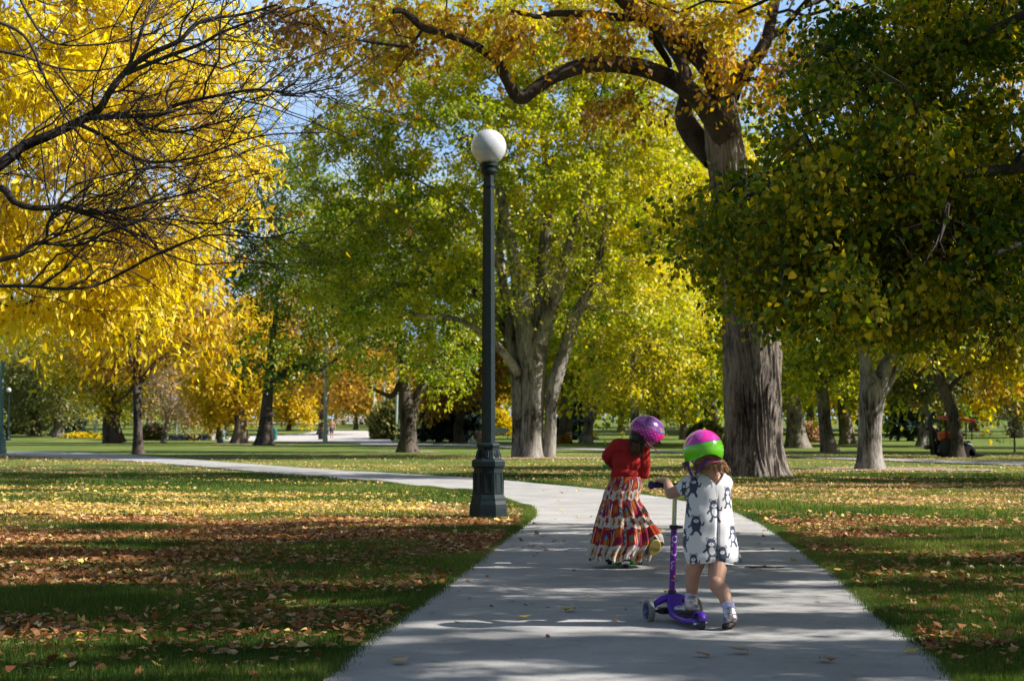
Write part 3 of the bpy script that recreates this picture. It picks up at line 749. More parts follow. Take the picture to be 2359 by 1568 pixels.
# --- bare twiggy tree in front of it
def bare():
    rng = np.random.RandomState(61)
    Y0 = 11.5
    q = lambda L: [(a * .5417, b * .5417) for a, b in L]
    mains = [
        (q([(-700, 1150), (-350, 930), (0, 700), (100, 622), (200, 580), (330, 520), (420, 465), (470, 385), (540, 300), (640, 230), (760, 175), (860, 90), (1030, 62), (1180, 20)]), 34, 5),
        (q([(540, 300), (580, 200), (610, 110), (680, -20)]), 12, 7),
        (q([(540, 312), (700, 245), (850, 190), (940, 140), (1080, 85), (1200, 30)]), 13, 4),
        (q([(390, 500), (530, 495), (690, 485), (740, 450), (900, 412), (1100, 380), (1250, 400), (1450, 370)]), 15, 3),
        (q([(560, 490), (620, 540), (760, 562), (930, 522), (1100, 490)]), 9, 3),
        (q([(340, 530), (460, 590), (540, 652), (660, 690), (860, 662), (1100, 580), (1400, 562)]), 12, 3),
        (q([(-500, 900), (-200, 800), (0, 800), (60, 858), (150, 885), (280, 880), (400, 905), (560, 882), (640, 858), (800, 820), (1000, 740)]), 24, 3),
        (q([(400, 905), (520, 935), (700, 930), (900, 950), (1100, 930)]), 9, 3),
        (q([(-300, 1180), (0, 1105), (90, 1082), (160, 1035), (330, 1042), (450, 990), (600, 935), (720, 840)]), 15, 3),
        (q([(-300, 1200), (0, 1215), (120, 1215), (250, 1228), (400, 1215), (520, 1160), (700, 1065), (900, 1000), (1150, 1010), (1300, 960)]), 12, 3),
        (q([(200, 1000), (210, 940), (300, 800), (480, 740), (700, 700)]), 8, 3),
        (q([(-100, 200), (100, 240), (250, 290), (420, 300), (600, 260)]), 9, 3),
        (q([(-100, 60), (100, 150), (200, 350), (300, 500)]), 10, 4),
        (q([(60, -60), (120, 60), (220, 180), (420, 190), (620, 150), (800, 60)]), 8, 3),
    ]
    br = []
    tr = np.array([(-6.6, 11.8, -.05), (-6.55, 11.8, .8), (-6.4, 11.75, 1.8), (-6.1, 11.7, 2.6), (-6.0, 11.6, 4), (-6.1, 11.6, 6)]); trr = np.array([.22, .17, .15, .13, .08, .03])
    br.append((tr, trr))
    allm = []
    for (pp, w0, w1) in mains:
        n = len(pp); dY = np.cumsum(rng.normal(size=n)) * 0.10 + rng.normal() * .35
        P = np.array([tuple(at(a, b, Y0 + d)) for (a, b), d in zip(pp, dY)])
        R = np.linspace(w0, w1, n) * .5 * Y0 / F * 0.92
        if pp[0][0] < -100: P = np.vstack([(-6.3, 11.72, 2.2 if pp[0][1] > 480 else 2.6), P]); R = np.concatenate([[R[0] * 1.3], R])
        C = catmull(np.column_stack([P, R]), 5); br.append((C[:, :3], C[:, 3])); allm.append((C[:, :3], C[:, 3]))
    nl = len(br)
    def spawn(src, count, lr, rr, droop, spread):
        out = []
        wts = np.array([len(s[0]) for s in src], float); wts /= wts.sum()
        for _ in range(count):
            P, R = src[rng.choice(len(src), p=wts)]
            i = rng.randint(1, len(P) - 1)
            t = P[min(i + 1, len(P) - 1)] - P[i - 1]; t = t / (np.linalg.norm(t) + 1e-9)
            side = rng.normal(size=3) * np.array([.5, .8, 1.0]); side -= t * side.dot(t); side /= np.linalg.norm(side) + 1e-9
            d = t * rng.uniform(.5, 1.0) + side * rng.uniform(*spread) + np.array([.15, 0, .08]); d /= np.linalg.norm(d)
            L = rng.uniform(*lr); n = 7; s = np.linspace(0, 1, n)[:, None]
            cv = rng.normal(size=3) * .34 + np.array([0.0, 0, -droop * rng.uniform(-1, 1)]) - side * 0.2
            Q = P[i] + d * s * L + cv * (s ** 2) * L
            Q[1:-1] += rng.normal(size=(n - 2, 3)) * L * 0.018
            if Q[:, 2].min() < 1.75: continue
            r0 = min(rr * rng.uniform(.7, 1.3), R[i] * .75)
            out.append((Q, np.linspace(r0, r0 * .35, n)))
        return out
    s1 = spawn(allm, 150, (.5, 1.3), .0075, .35, (.45, 1.1))
    s2 = spawn(s1 + allm[3:6], 620, (.35, .95), .0042, .3, (.4, 1.2))
    s3 = spawn(s2, 1500, (.15, .5), .0026, .3, (.4, 1.3))
    br += s1 + s2 + s3
    root = empty("bare_tree", (-6.6, 11.8, 0), "almost leafless tree whose dark arching twigs cross in front of the golden ash", "tree")
    link("trunk", wood_mesh("trunk", br, 1, (12, 6), (0.4, .25, 4, 0)), M_twig, root, smooth=True)
    # a handful of leaves still hanging on
    src = s3 + s2; idx = rng.choice(len(src), 130)
    P = np.array([src[k][0][rng.randint(2, 7)] for k in idx])
    A = norm(rng.normal(size=P.shape) * .5 + np.array([0, 0, -1.0])); N = norm(rng.normal(size=P.shape))
    link("crown", leaf_mesh("crown", P, A, N, (.05 * (.6 + .6 * rng.rand(len(P)))), rng.rand(len(P)) * .6, "heart"), L_copper, root)
bare()

# --- middle distance trees, each with its own trunk and crown
def Yof(x, y): return ground(x, y).y
def T(name, label, bx, by, trunk_px, crowns, leafm, barkm, n=90, ntw=6, nl=16, lsize=.2, tlen=1.2, seed=1, depth=None, stems=None, tint=(.5, .24), group=None, **kw):
    Y = Yof(bx, by); b = ground(bx, by)
    cr = [ell(c[0], c[1], c[2], c[3], Y, (c[4] if len(c) > 4 else max(2.0, c[2] * Y / F * .8)), (c[5] if len(c) > 5 else 0)) for c in crowns]
    tr = None; lm = []
    if stems:
        tr = pl(stems[0], Y); tr[0][0][2] = gz(Y) - .05
        for s_ in stems[1:]: lm.append(pl(s_, Y, [0.15 * i for i in range(len(s_))]))
    return make_tree(name, label, cr, leafm, barkm, (b.x, b.y), trunk_px * .5 * Y / F, trunk=tr, limbs=lm, n=n, ntw=ntw, nl=nl, lsize=lsize, tlen=tlen, seed=seed, tint=tint, group=group,
                     flare=kw.pop("flare", (0.55, 0.4 * Y / 60, 5, seed)), mind=kw.pop("mind", .9), sides=(14, 4), **kw)
T("oak_tree", "slim dark trunked tree with rusty orange leaves beside the path on the left", 318, 1045, 22, [(330, 765, 170, 80), (300, 600, 230, 140), (450, 750, 90, 55), (240, 835, 80, 30)], L_copper, M_bark_dark,
  n=150, nl=17, lsize=.17, tlen=.9, seed=71, stems=[[(318, 1045, 23), (317, 980, 20), (315, 900, 19), (316, 840, 18), (322, 760, 15), (318, 660, 11), (325, 540, 7)], [(316, 895, 12), (345, 850, 10), (390, 810, 8), (440, 780, 6), (500, 730, 4)], [(316, 880, 10), (290, 910, 6), (262, 930, 4)]], tint=(.55, .25))
T("fork_tree".replace("fork", "forked"), "yellow green tree with a dark trunk forked low, standing left of the lamp", 940, 1041, 36, [(950, 700, 190, 120), (900, 560, 220, 130), (1010, 820, 90, 70), (850, 830, 80, 35)], L_lime, M_bark_dark,
  n=190, nl=20, lsize=.17, tlen=1.0, seed=72, stems=[[(938, 1041, 42), (940, 990, 36), (938, 940, 40), (930, 880, 24), (925, 800, 20), (920, 720, 14), (925, 600, 8)], [(945, 940, 26), (975, 890, 22), (1000, 840, 16), (1030, 780, 12), (1060, 700, 8)], [(930, 860, 14), (905, 910, 12), (880, 905, 9), (850, 890, 6)], [(925, 780, 14), (890, 745, 12), (850, 735, 9), (800, 745, 6)]], tint=(.45, .24))
T("leaning_tree", "dark trunked tree with a long level right limb behind the teal bin", 610, 1025, 30, [(690, 560, 140, 210), (640, 800, 110, 70), (760, 720, 100, 110), (590, 560, 110, 160)], L_green, M_bark_dark,
  n=190, nl=17, lsize=.24, tlen=1.3, seed=73, stems=[[(608, 1025, 34), (613, 960, 27), (618, 900, 24), (622, 860, 22), (625, 800, 14), (633, 740, 11), (640, 640, 7), (650, 500, 5)], [(622, 880, 20), (660, 855, 16), (700, 845, 14), (740, 850, 9), (790, 815, 6)]], tint=(.5, .25))
T("maple_tree", "bright yellow and orange round tree with a stout grey trunk left of the teal bin", 551, 1021, 30, [(550, 830, 100, 125), (500, 860, 60, 70)], L_yellow, M_bark, n=110, nl=18, lsize=.26, tlen=1.3, seed=74, tint=(.6, .28))
T("elm_tree", "stout dark trunk with flared roots and shadowy gold crown, left of the slim rusty tree", 262, 1020, 40, [(210, 780, 170, 110), (330, 730, 130, 100), (240, 890, 90, 30)], L_yellow, M_bark_dark, n=120, nl=18, lsize=.28, tlen=1.6, seed=75, tint=(.25, .25), flare=(.55, .9, 5, 2))
T("hawthorn_tree", "round grey green tree on a short dark trunk at the far left", 80, 1004, 24, [(88, 880, 92, 85)], L_olive, M_bark_dark, n=110, nl=20, lsize=.3, tlen=1.5, seed=76, tint=(.5, .2))
T("redbud_tree", "small leafless mauve tree with a thin pale forked trunk", 378, 1019, 9, [(400, 890, 85, 75), (350, 850, 50, 50)], L_mauve, M_bark_pale, n=120, nl=7, lsize=.2, tlen=1.6, seed=77, tint=(.45, .3), stems=[[(376, 1019, 11), (383, 980, 9), (392, 930, 8), (398, 870, 5)], [(383, 965, 6), (410, 930, 5), (430, 905, 3)], [(385, 965, 5), (372, 920, 4), (365, 880, 3)]])
T("birch_tree", "pair of slim pale trunks under yellow leaves beside the far street lamp", 487, 1013, 12, [(480, 900, 60, 70)], L_copper, M_bark_pale, n=60, nl=16, lsize=.28, tlen=1.4, seed=78, tint=(.7, .2))
T("young_tree", "young tree with thin reddish brown trunk under yellow leaves", 508, 1020, 10, [(510, 910, 60, 60)], L_yellow, M_bark, n=50, nl=16, lsize=.26, tlen=1.2, seed=79, tint=(.5, .25))
T("cottonwood_tree", "rust brown trunked tree under olive leaves next to the round grey green tree", 128, 1007, 22, [(150, 890, 70, 60), (170, 820, 90, 70)], L_olive, M_bark, n=80, nl=16, lsize=.3, tlen=1.6, seed=80, tint=(.65, .25))
T("orange_maple", "copper orange tree hanging over the dark spruces behind the lamp post", 1060, 1019, 20, [(1060, 850, 120, 75), (1130, 800, 80, 80), (1010, 900, 60, 35)], L_copper, M_bark_dark, n=130, nl=18, lsize=.26, tlen=1.3, seed=81, tint=(.55, .26))
T("pale_tree", "young golden tree whose pale grey trunk rises behind the girl in red", 1462, 1032, 22, [(1480, 740, 150, 130), (1440, 870, 110, 50), (1550, 860, 90, 60), (1400, 700, 100, 90)], L_lime, M_bark_pale, n=150, nl=19, lsize=.2, tlen=1.1, seed=82,
  stems=[[(1463, 1032, 22), (1463, 960, 19), (1463, 890, 18), (1458, 850, 16), (1470, 780, 13), (1478, 700, 9)], [(1460, 880, 10), (1490, 855, 8), (1540, 840, 6)]], tint=(.70, .28))
T("gold_tree", "leaning pale trunk with amber crown between the centre tree and the girl in red", 1355, 1021, 24, [(1380, 790, 110, 120), (1330, 850, 60, 40), (1430, 850, 50, 50)], L_orange, M_bark_pale, n=110, nl=18, lsize=.25, tlen=1.3, seed=83,
  stems=[[(1350, 1021, 26), (1356, 980, 21), (1364, 945, 22), (1360, 900, 15), (1358, 840, 10)], [(1366, 945, 15), (1385, 915, 11), (1400, 880, 8)]], tint=(.45, .35))
T("lime_tree", "tall yellow lime tree filling the gap left of the furrowed elm trunk", 1575, 1012, 16, [(1600, 760, 100, 170), (1620, 560, 90, 170), (1600, 900, 80, 60)], L_lime, M_bark, n=190, nl=18, lsize=.27, tlen=1.5, seed=84, tint=(.72, .22))
T("grey_tree", "grey leaning trunk nearest behind the big elm on its right", 1832, 1031, 38, [(1880, 760, 150, 110), (1810, 830, 60, 50)], L_lime, M_bark, n=120, nl=18, lsize=.22, tlen=1.3, seed=85,
  stems=[[(1836, 1031, 46), (1830, 960, 36), (1824, 900, 30), (1815, 850, 26), (1812, 780, 18), (1830, 680, 10)]], tint=(.55, .26))
T("grey_tree", "straight grey trunk beside the path, second to the right of the big elm", 1906, 1041, 30, [(1950, 700, 160, 130), (1880, 830, 60, 35)], L_lime, M_bark, n=140, nl=18, lsize=.2, tlen=1.2, seed=86,
  stems=[[(1910, 1041, 34), (1900, 980, 29), (1895, 910, 28), (1885, 860, 24), (1872, 800, 18), (1880, 700, 10)], [(1880, 860, 12), (1840, 845, 8), (1810, 838, 5)], [(1895, 880, 12), (1950, 850, 8), (2000, 830, 5)]], tint=(.5, .26))
T("forked_tree", "sunlit grey trunk splitting into three stubby limbs on the right lawn", 2003, 1080, 60, [(2040, 560, 200, 150), (2180, 640, 120, 90), (1930, 600, 110, 90), (2080, 700, 110, 60)], L_lime, M_bark_pale, n=230, nl=20, lsize=.15, tlen=.95, seed=87,
  stems=[[(2006, 1082, 62), (2004, 1030, 54), (2005, 960, 54), (2008, 905, 60), (1996, 850, 32), (1992, 780, 28), (1995, 700, 18), (2000, 600, 10)], [(2015, 915, 42), (2035, 860, 38), (2055, 800, 32), (2075, 730, 28), (2095, 640, 16), (2110, 540, 10)], [(2030, 910, 24), (2055, 870, 20), (2085, 820, 17), (2115, 765, 14), (2160, 700, 9)]],
  tint=(.42, .28), flare=(.35, .22, 5, 3))
T("pale_tree", "pale smooth trunk left of the orange roofed tractor", 2126, 1028, 16, [(2130, 850, 90, 70), (2200, 780, 110, 80)], L_olive, M_bark_pale, n=100, nl=16, lsize=.24, tlen=1.3, seed=88,
  stems=[[(2124, 1028, 20), (2130, 960, 15), (2134, 900, 13), (2140, 820, 8)]], tint=(.4, .25))
T("dark_tree", "dark trunk leaning left in front of the orange roofed tractor", 2206, 1053, 28, [(2170, 700, 130, 110), (2310, 760, 110, 80)], L_yellow, M_bark_dark, n=170, nl=20, lsize=.17, tlen=1.0, seed=89,
  stems=[[(2206, 1054, 30), (2204, 1000, 26), (2192, 940, 25), (2172, 890, 24), (2156, 840, 20), (2140, 780, 14), (2130, 680, 8)], [(2180, 905, 14), (2210, 870, 10), (2260, 850, 7), (2330, 820, 5)]], tint=(.35, .3))
T("ash_tree", "low golden tree with drooping boughs at the right edge behind the tractor", 2345, 1008, 22, [(2345, 885, 70, 65), (2390, 850, 80, 90)], L_yellow, M_bark, n=110, nl=18, lsize=.3, tlen=1.4, seed=90, tint=(.35, .3))
T("sapling", "thin young sapling on the lawn at the right edge", 2338, 1040, 4, [(2336, 960, 22, 40)], L_olive, M_bark_dark, n=14, ntw=4, nl=6, lsize=.14, tlen=.5, seed=91, mind=.3)
T("green_tree", "mid green tree in shade behind the three limbed trunk", 2060, 1003, 14, [(2090, 900, 80, 75), (2170, 930, 60, 60)], L_green, M_bark_dark, n=110, nl=18, lsize=.3, tlen=1.4, seed=92, tint=(.35, .2))
T("yellow_tree", "pale yellow small tree beyond the plaza right of the teal bin", 664, 992, 9, [(672, 895, 48, 62), (700, 930, 35, 30)], L_yellow, M_bark_dark, n=90, nl=18, lsize=.35, tlen=1.5, seed=93, tint=(.55, .3))
T("cherry_tree", "orange tree beyond the plaza behind the shirtless man", 820, 990, 8, [(810, 880, 70, 65), (880, 900, 60, 45)], L_copper, M_bark, n=110, nl=18, lsize=.36, tlen=1.6, seed=94, tint=(.65, .25))

# --- conifers
def conifer(name, label, bx, by, wpx, hpx, seed, mat=L_spruce):
    rng = np.random.RandomState(seed); b = ground(bx, by); k = b.y / F
    H, W = hpx * k, wpx * k / 2
    n = 9000
    lev = rng.rand(n) ** 0.9
    z = H * (0.10 + 0.9 * lev); rm = W * (1 - lev) ** 0.8 * (0.8 + .25 * np.sin(z * 5.0 + seed)) + .1
    th = rng.rand(n) * 6.283; arms = np.round(th / 6.283 * 13) / 13 * 6.283 + rng.normal(size=n) * .13
    r = rm * rng.rand(n) ** .45
    P = np.stack([b.x + r * np.cos(arms), b.y + r * np.sin(arms), b.z + z - .22 * r], -1)
    A = norm(np.stack([np.cos(arms), np.sin(arms), -.35 + 0 * arms], -1) + rng.normal(size=(n, 3)) * .35); N = norm(rng.normal(size=(n, 3)) * .4 + np.array([0, 0, 1]))
    root = empty(name, tuple(b), label, "tree")
    link("trunk", wood_mesh("trunk", [(np.array([(b.x, b.y, b.z - .05), (b.x, b.y, b.z + H * .5), (b.x, b.y, b.z + H)]), np.array([W * .12, W * .08, .02]))], 1, (10, 5), (.4, .4, 5, 0)), M_bark_dark, root, smooth=True)
    link("crown", leaf_mesh("crown", P, A, N, .38 * (.6 + .8 * rng.rand(n)), .45 + .28 * rng.normal(size=n), "rhomb"), mat, root)
conifer("spruce_tree", "dark blue spruce with leaning trunk, left one of the two behind the forked tree", 1010, 1018, 110, 150, 3)
conifer("spruce_tree", "dark blue spruce just left of the lamp post", 1072, 1016, 110, 190, 4)
conifer("pine_tree", "very dark evergreen behind the leaning pale trunk", 1320, 1012, 100, 130, 5)
conifer("spruce_tree", "dark blue green spruce seen under the boughs right of the three limbed trunk", 2098, 1015, 120, 190, 6)
conifer("spruce_tree", "low dark spruce beyond the lawn between the two leftmost trunks", 170, 996, 70, 60, 7)
conifer("fir_tree", "olive fir standing behind the leftmost street lamp", 45, 1000, 75, 90, 8, L_olive)

# --- far trees: three shapes, copied with their parts
protos = []
def proto(seed, label, mat, x, y):
    c = [((x, y, 9.5 + gz(y)), (6.0, 5.0, 6.0)), ((x + 2, y, 6 + gz(y)), (5.0, 4, 3.4)), ((x - 2, y, 12 + gz(y)), (4, 4, 4))]
    return make_tree("park_tree", label, c, mat, M_bark, (x, y), .38, n=130, ntw=6, nl=17, lsize=.42, tlen=1.9, seed=seed, mind=1.2, sides=(10, 4), twigs=False, tint=(.5, .28), group="trees in the rows far across the park")
def fx(px, Y): return (px - CX) * Y / F
FAR = [  # px, distance, palette, scale, label
    (-40, 170, L_green, 1.1, "far green tree at the left edge behind the tall lamp post"), (40, 215, L_olive, 1.5, "far olive tree behind the round grey green tree"),
    (160, 205, L_yellow, 1.3, "far amber tree behind the brown trunked tree on the left"), (255, 180, L_green, 1.2, "far dark green tree behind the stout flared trunk"),
    (345, 225, L_mauve, 1.4, "far rosy tree behind the small mauve tree"), (440, 190, L_mauve, 1.25, "far dusty pink tree above the low blue wall"),
    (560, 230, L_orange, 1.5, "far orange tree hidden behind the bright yellow round tree"), (700, 240, L_green, 1.25, "far green tree beyond the plaza behind the pale yellow tree"),
    (775, 250, L_copper, 1.1, "far brown orange tree above the shirtless man"), (850, 230, L_yellow, 1.1, "far yellow tree behind the thin light poles"),
    (930, 215, L_orange, 1.25, "far amber tree directly behind the low forked trunk"), (1000, 245, L_yellow, 1.2, "far yellow tree above the dark spruces"),
    (1100, 200, L_orange, 1.5, "far rust tree behind the lamp post"), (1190, 230, L_yellow, 1.5, "far yellow tree behind the fused pale stems"),
    (1270, 210, L_green, 1.4, "far green tree right of the fused pale stems"), (1330, 180, L_orange, 1.2, "far orange tree behind the very dark evergreen"),
    (1430, 165, L_lime, 1.2, "far gold tree behind the girl in red"), (1510, 150, L_orange, .95, "far orange tree between the girl in red and the big elm"),
    (1600, 170, L_green, 1.2, "far olive green tree just left of the big elm trunk"), (1690, 200, L_lime, 1.8, "far lime tree hidden behind the big elm trunk"),
    (1790, 150, L_green, 1.2, "far green tree in the gap right of the big elm trunk"), (1870, 175, L_orange, 1.5, "far rusty tree between the two grey trunks"),
    (1955, 160, L_yellow, 1.3, "far gold tree left of the three limbed trunk"), (2060, 185, L_green, 1.7, "far green tree right of the three limbed trunk"),
    (2150, 150, L_lime, 1.3, "far lime tree above the tractor's backhoe"), (2240, 175, L_yellow, 1.6, "far yellow tree above the tractor roof"),
    (2330, 150, L_green, 1.3, "far green tree above the thin sapling"), (2410, 170, L_orange, 1.4, "far orange tree at the right edge"),
    (760, 150, L_copper, 0.0, "")]
rng0 = np.random.RandomState(8)
for i, (px, Y, pal, s, lab) in enumerate(FAR):
    if s == 0: continue
    s *= .62 if 600 < px < 1150 else .8
    if len(protos) < 3:
        p = proto(200 + i, lab, pal, fx(px, Y), Y); p.scale = (s, s, s); protos.append(p)
    else:
        copy_tree(protos[i % 3], "park_tree", lab, fx(px, Y), Y, s * rng0.uniform(.9, 1.05), rng0.uniform(0, 6.28), pal, M_bark_pale if i % 4 == 0 else M_bark)
# taller trees behind the centre group, closing most of the sky
for i, (px, Y, pal, s, lab) in enumerate([
    (745, 150, L_copper, 1.15, "tall thin brownish tree seen through the twigs between gold ash and green maple"),
    (1300, 110, L_lime, 1.25, "tall lime tree behind the right half of the large maple"),
    (1500, 90, L_lime, 1.1, "tall yellow lime tree under the arching elm limb"),
    (1640, 110, L_lime, 1.4, "tall lime tree whose top shows in the fork of the big elm"),
    (1950, 100, L_lime, 1.2, "tall lime tree mostly hidden by the linden boughs"),
    (2200, 90, L_orange, 1.1, "tall orange tree showing through the linden boughs on the right")]):
    copy_tree(protos[(i + 1) % 3], "park_tree", lab, fx(px, Y), Y, s, 1.3 * i, pal, M_bark)
# trees that stand out of the frame on the sun side and rake the lawn with shade
for i, (x, y, s, lab) in enumerate([(24, 26, .8, "tree just outside the right edge, shading the far lawn"), (33, 44, .95, "tree outside the right edge beyond the first, shading the lawn"), (27, 63, .9, "tree outside the right edge level with the tractor"), (47, 80, 1.1, "tree outside the right edge behind the tractor lawn")]):
    copy_tree(protos[i % 3], "park_tree", lab, x, y, s, 2.1 * i, L_lime, M_bark)

def far_woods():
    rng = np.random.RandomState(123); n = 42000
    x = rng.uniform(-190, 190, n); y = 330 + rng.normal(size=n) * 6
    top = 7.5 + 3.0 * np.sin(x * .11) + 2.0 * np.sin(x * .31 + 1) + 1.2 * np.sin(x * .9)
    z = gz(330) + top * rng.rand(n) ** .8 - .3
    P = np.stack([x, y, z], -1); A = norm(rng.normal(size=P.shape)); N = norm(rng.normal(size=P.shape) + np.array([.5, -.4, .5]))
    t = .45 + .3 * np.sin(x * .07 + 2) + .12 * rng.normal(size=n)
    tag(link("far_woods", leaf_mesh("far_woods", P, A, N, 1.1 * (.6 + .8 * rng.rand(n)), t, "rhomb"), L_lime), "continuous belt of far trees closing the view under the crowns", "trees", kind="stuff")
far_woods()

# ------------------------------------------------------------------ shrubs and rocks
def shrub(name, label, px, py, wpx, hpx, mat, seed, n=2600, ls=.22, group=None):
    rng = np.random.RandomState(seed); b = ground(px, py); k = b.y / F; W, H = wpx * k / 2, hpx * k
    th = rng.rand(n) * 6.283; el = np.arccos(rng.rand(n)); rr = rng.rand(n) ** .4
    d = np.stack([np.cos(th) * np.sin(el) * W, np.sin(th) * np.sin(el) * W * .8, np.cos(el) * H], -1)
    P = np.array(b) + d * rr[:, None] * (1 + .18 * sn(d, 3.0 / W, seed))[:, None]
    A = norm(d + rng.normal(size=d.shape) * W * .3); N = norm(rng.normal(size=d.shape) + np.array([0, 0, .5]))
    root = empty(name, tuple(b), label, "shrub", group)
    st = []
    for _ in range(14):
        a = rng.rand() * 6.28; q = np.array([math.cos(a) * W * .6, math.sin(a) * W * .5, H * .8])
        st.append((np.array([tuple(b), tuple(np.array(b) + q * .45 + np.array([0, 0, H * .1])), tuple(np.array(b) + q)]), np.array([.03, .02, .008])))
    link("stem", wood_mesh("stem", st, 0, (6, 4)), M_bark, root)
    link("foliage", leaf_mesh("foliage", P, A, N, ls * (.6 + .8 * rng.rand(n)), .5 + .3 * rng.normal(size=n), "rhomb"), mat, root)
shrub("willow_bush", "large feathery olive bush beyond the plaza edge", 912, 1013, 118, 92, L_olive, 1, 7000, .32)
shrub("berry_bush", "small red bush left of the very dark evergreen", 1302, 1020, 24, 18, L_copper, 2, 900, .2)
shrub("berry_bush", "low brown bush between the grey trunks right of the big elm", 1870, 1018, 70, 40, L_mauve, 3, 2500, .25)
shrub("hedge_bush", "dark olive hedge left of the big elm trunk", 1625, 1022, 90, 50, L_olive, 4, 4000, .28)
shrub("round_bush", "dull round bush at the end of the low blue wall", 350, 1012, 52, 34, L_olive, 5, 2600, .25)
shrub("grass_clump", "yellow ornamental grass strip between the left trunks", 190, 1008, 90, 9, L_yellow, 6, 2200, .25)
shrub("small_bush", "small yellow bush between lamp post and fused stems", 1163, 1003, 44, 42, L_yellow, 7, 1600, .28)
def boulder(label, px, py, w, h, c, seed):
    b = ground(px, py); k = b.y / F
    bm = bmesh.new(); bmesh.ops.create_icosphere(bm, subdivisions=4, radius=1.0)
    V = np.array([tuple(v.co) for v in bm.verts])
    d = 1 + .22 * sn(V, 1.6, seed) + .08 * sn(V, 5.0, seed + 1) + .03 * sn(V, 14., seed + 2)
    V = np.clip(V * d[:, None], -.85, .85)
    V = V * np.array([w * k / 2, w * k / 2.4, h * k * .8]) + np.array([b.x, b.y, b.z + h * k * .25])
    for v, p in zip(bm.verts, V): v.co = p
    me = bpy.data.meshes.new("boulder"); bm.to_mesh(me); bm.free()
    o = link("boulder", me, simple("boulder_stone", c, .9, var=.25, scale=4, bmp=.5)); tag(o, label, "boulder", "boulders by the far path")
    # origin at the base
    me.transform(Matrix.Translation(-b)); o.location = b; me.shade_smooth()
boulder("pale grey boulder at the left foot of the olive bush", 868, 1009, 20, 13, (.5, .47, .44), 1)
boulder("grey boulder second from the left under the olive bush", 890, 1011, 24, 15, (.42, .4, .38), 2)
boulder("dark boulder beside the leaning light pole", 922, 1012, 20, 16, (.12, .12, .14), 3)
boulder("white pointed boulder right of the low forked trunk", 974, 1016, 24, 18, (.6, .56, .53), 4)
boulder("grey boulder left of the second spruce", 1048, 1018, 18, 12, (.45, .43, .42), 5)
boulder("flat pale boulder right of the second spruce", 1088, 1021, 24, 9, (.5, .5, .54), 6)
boulder("pinkish boulder half hidden by the lamp post", 1107, 1017, 30, 26, (.55, .38, .32), 7)

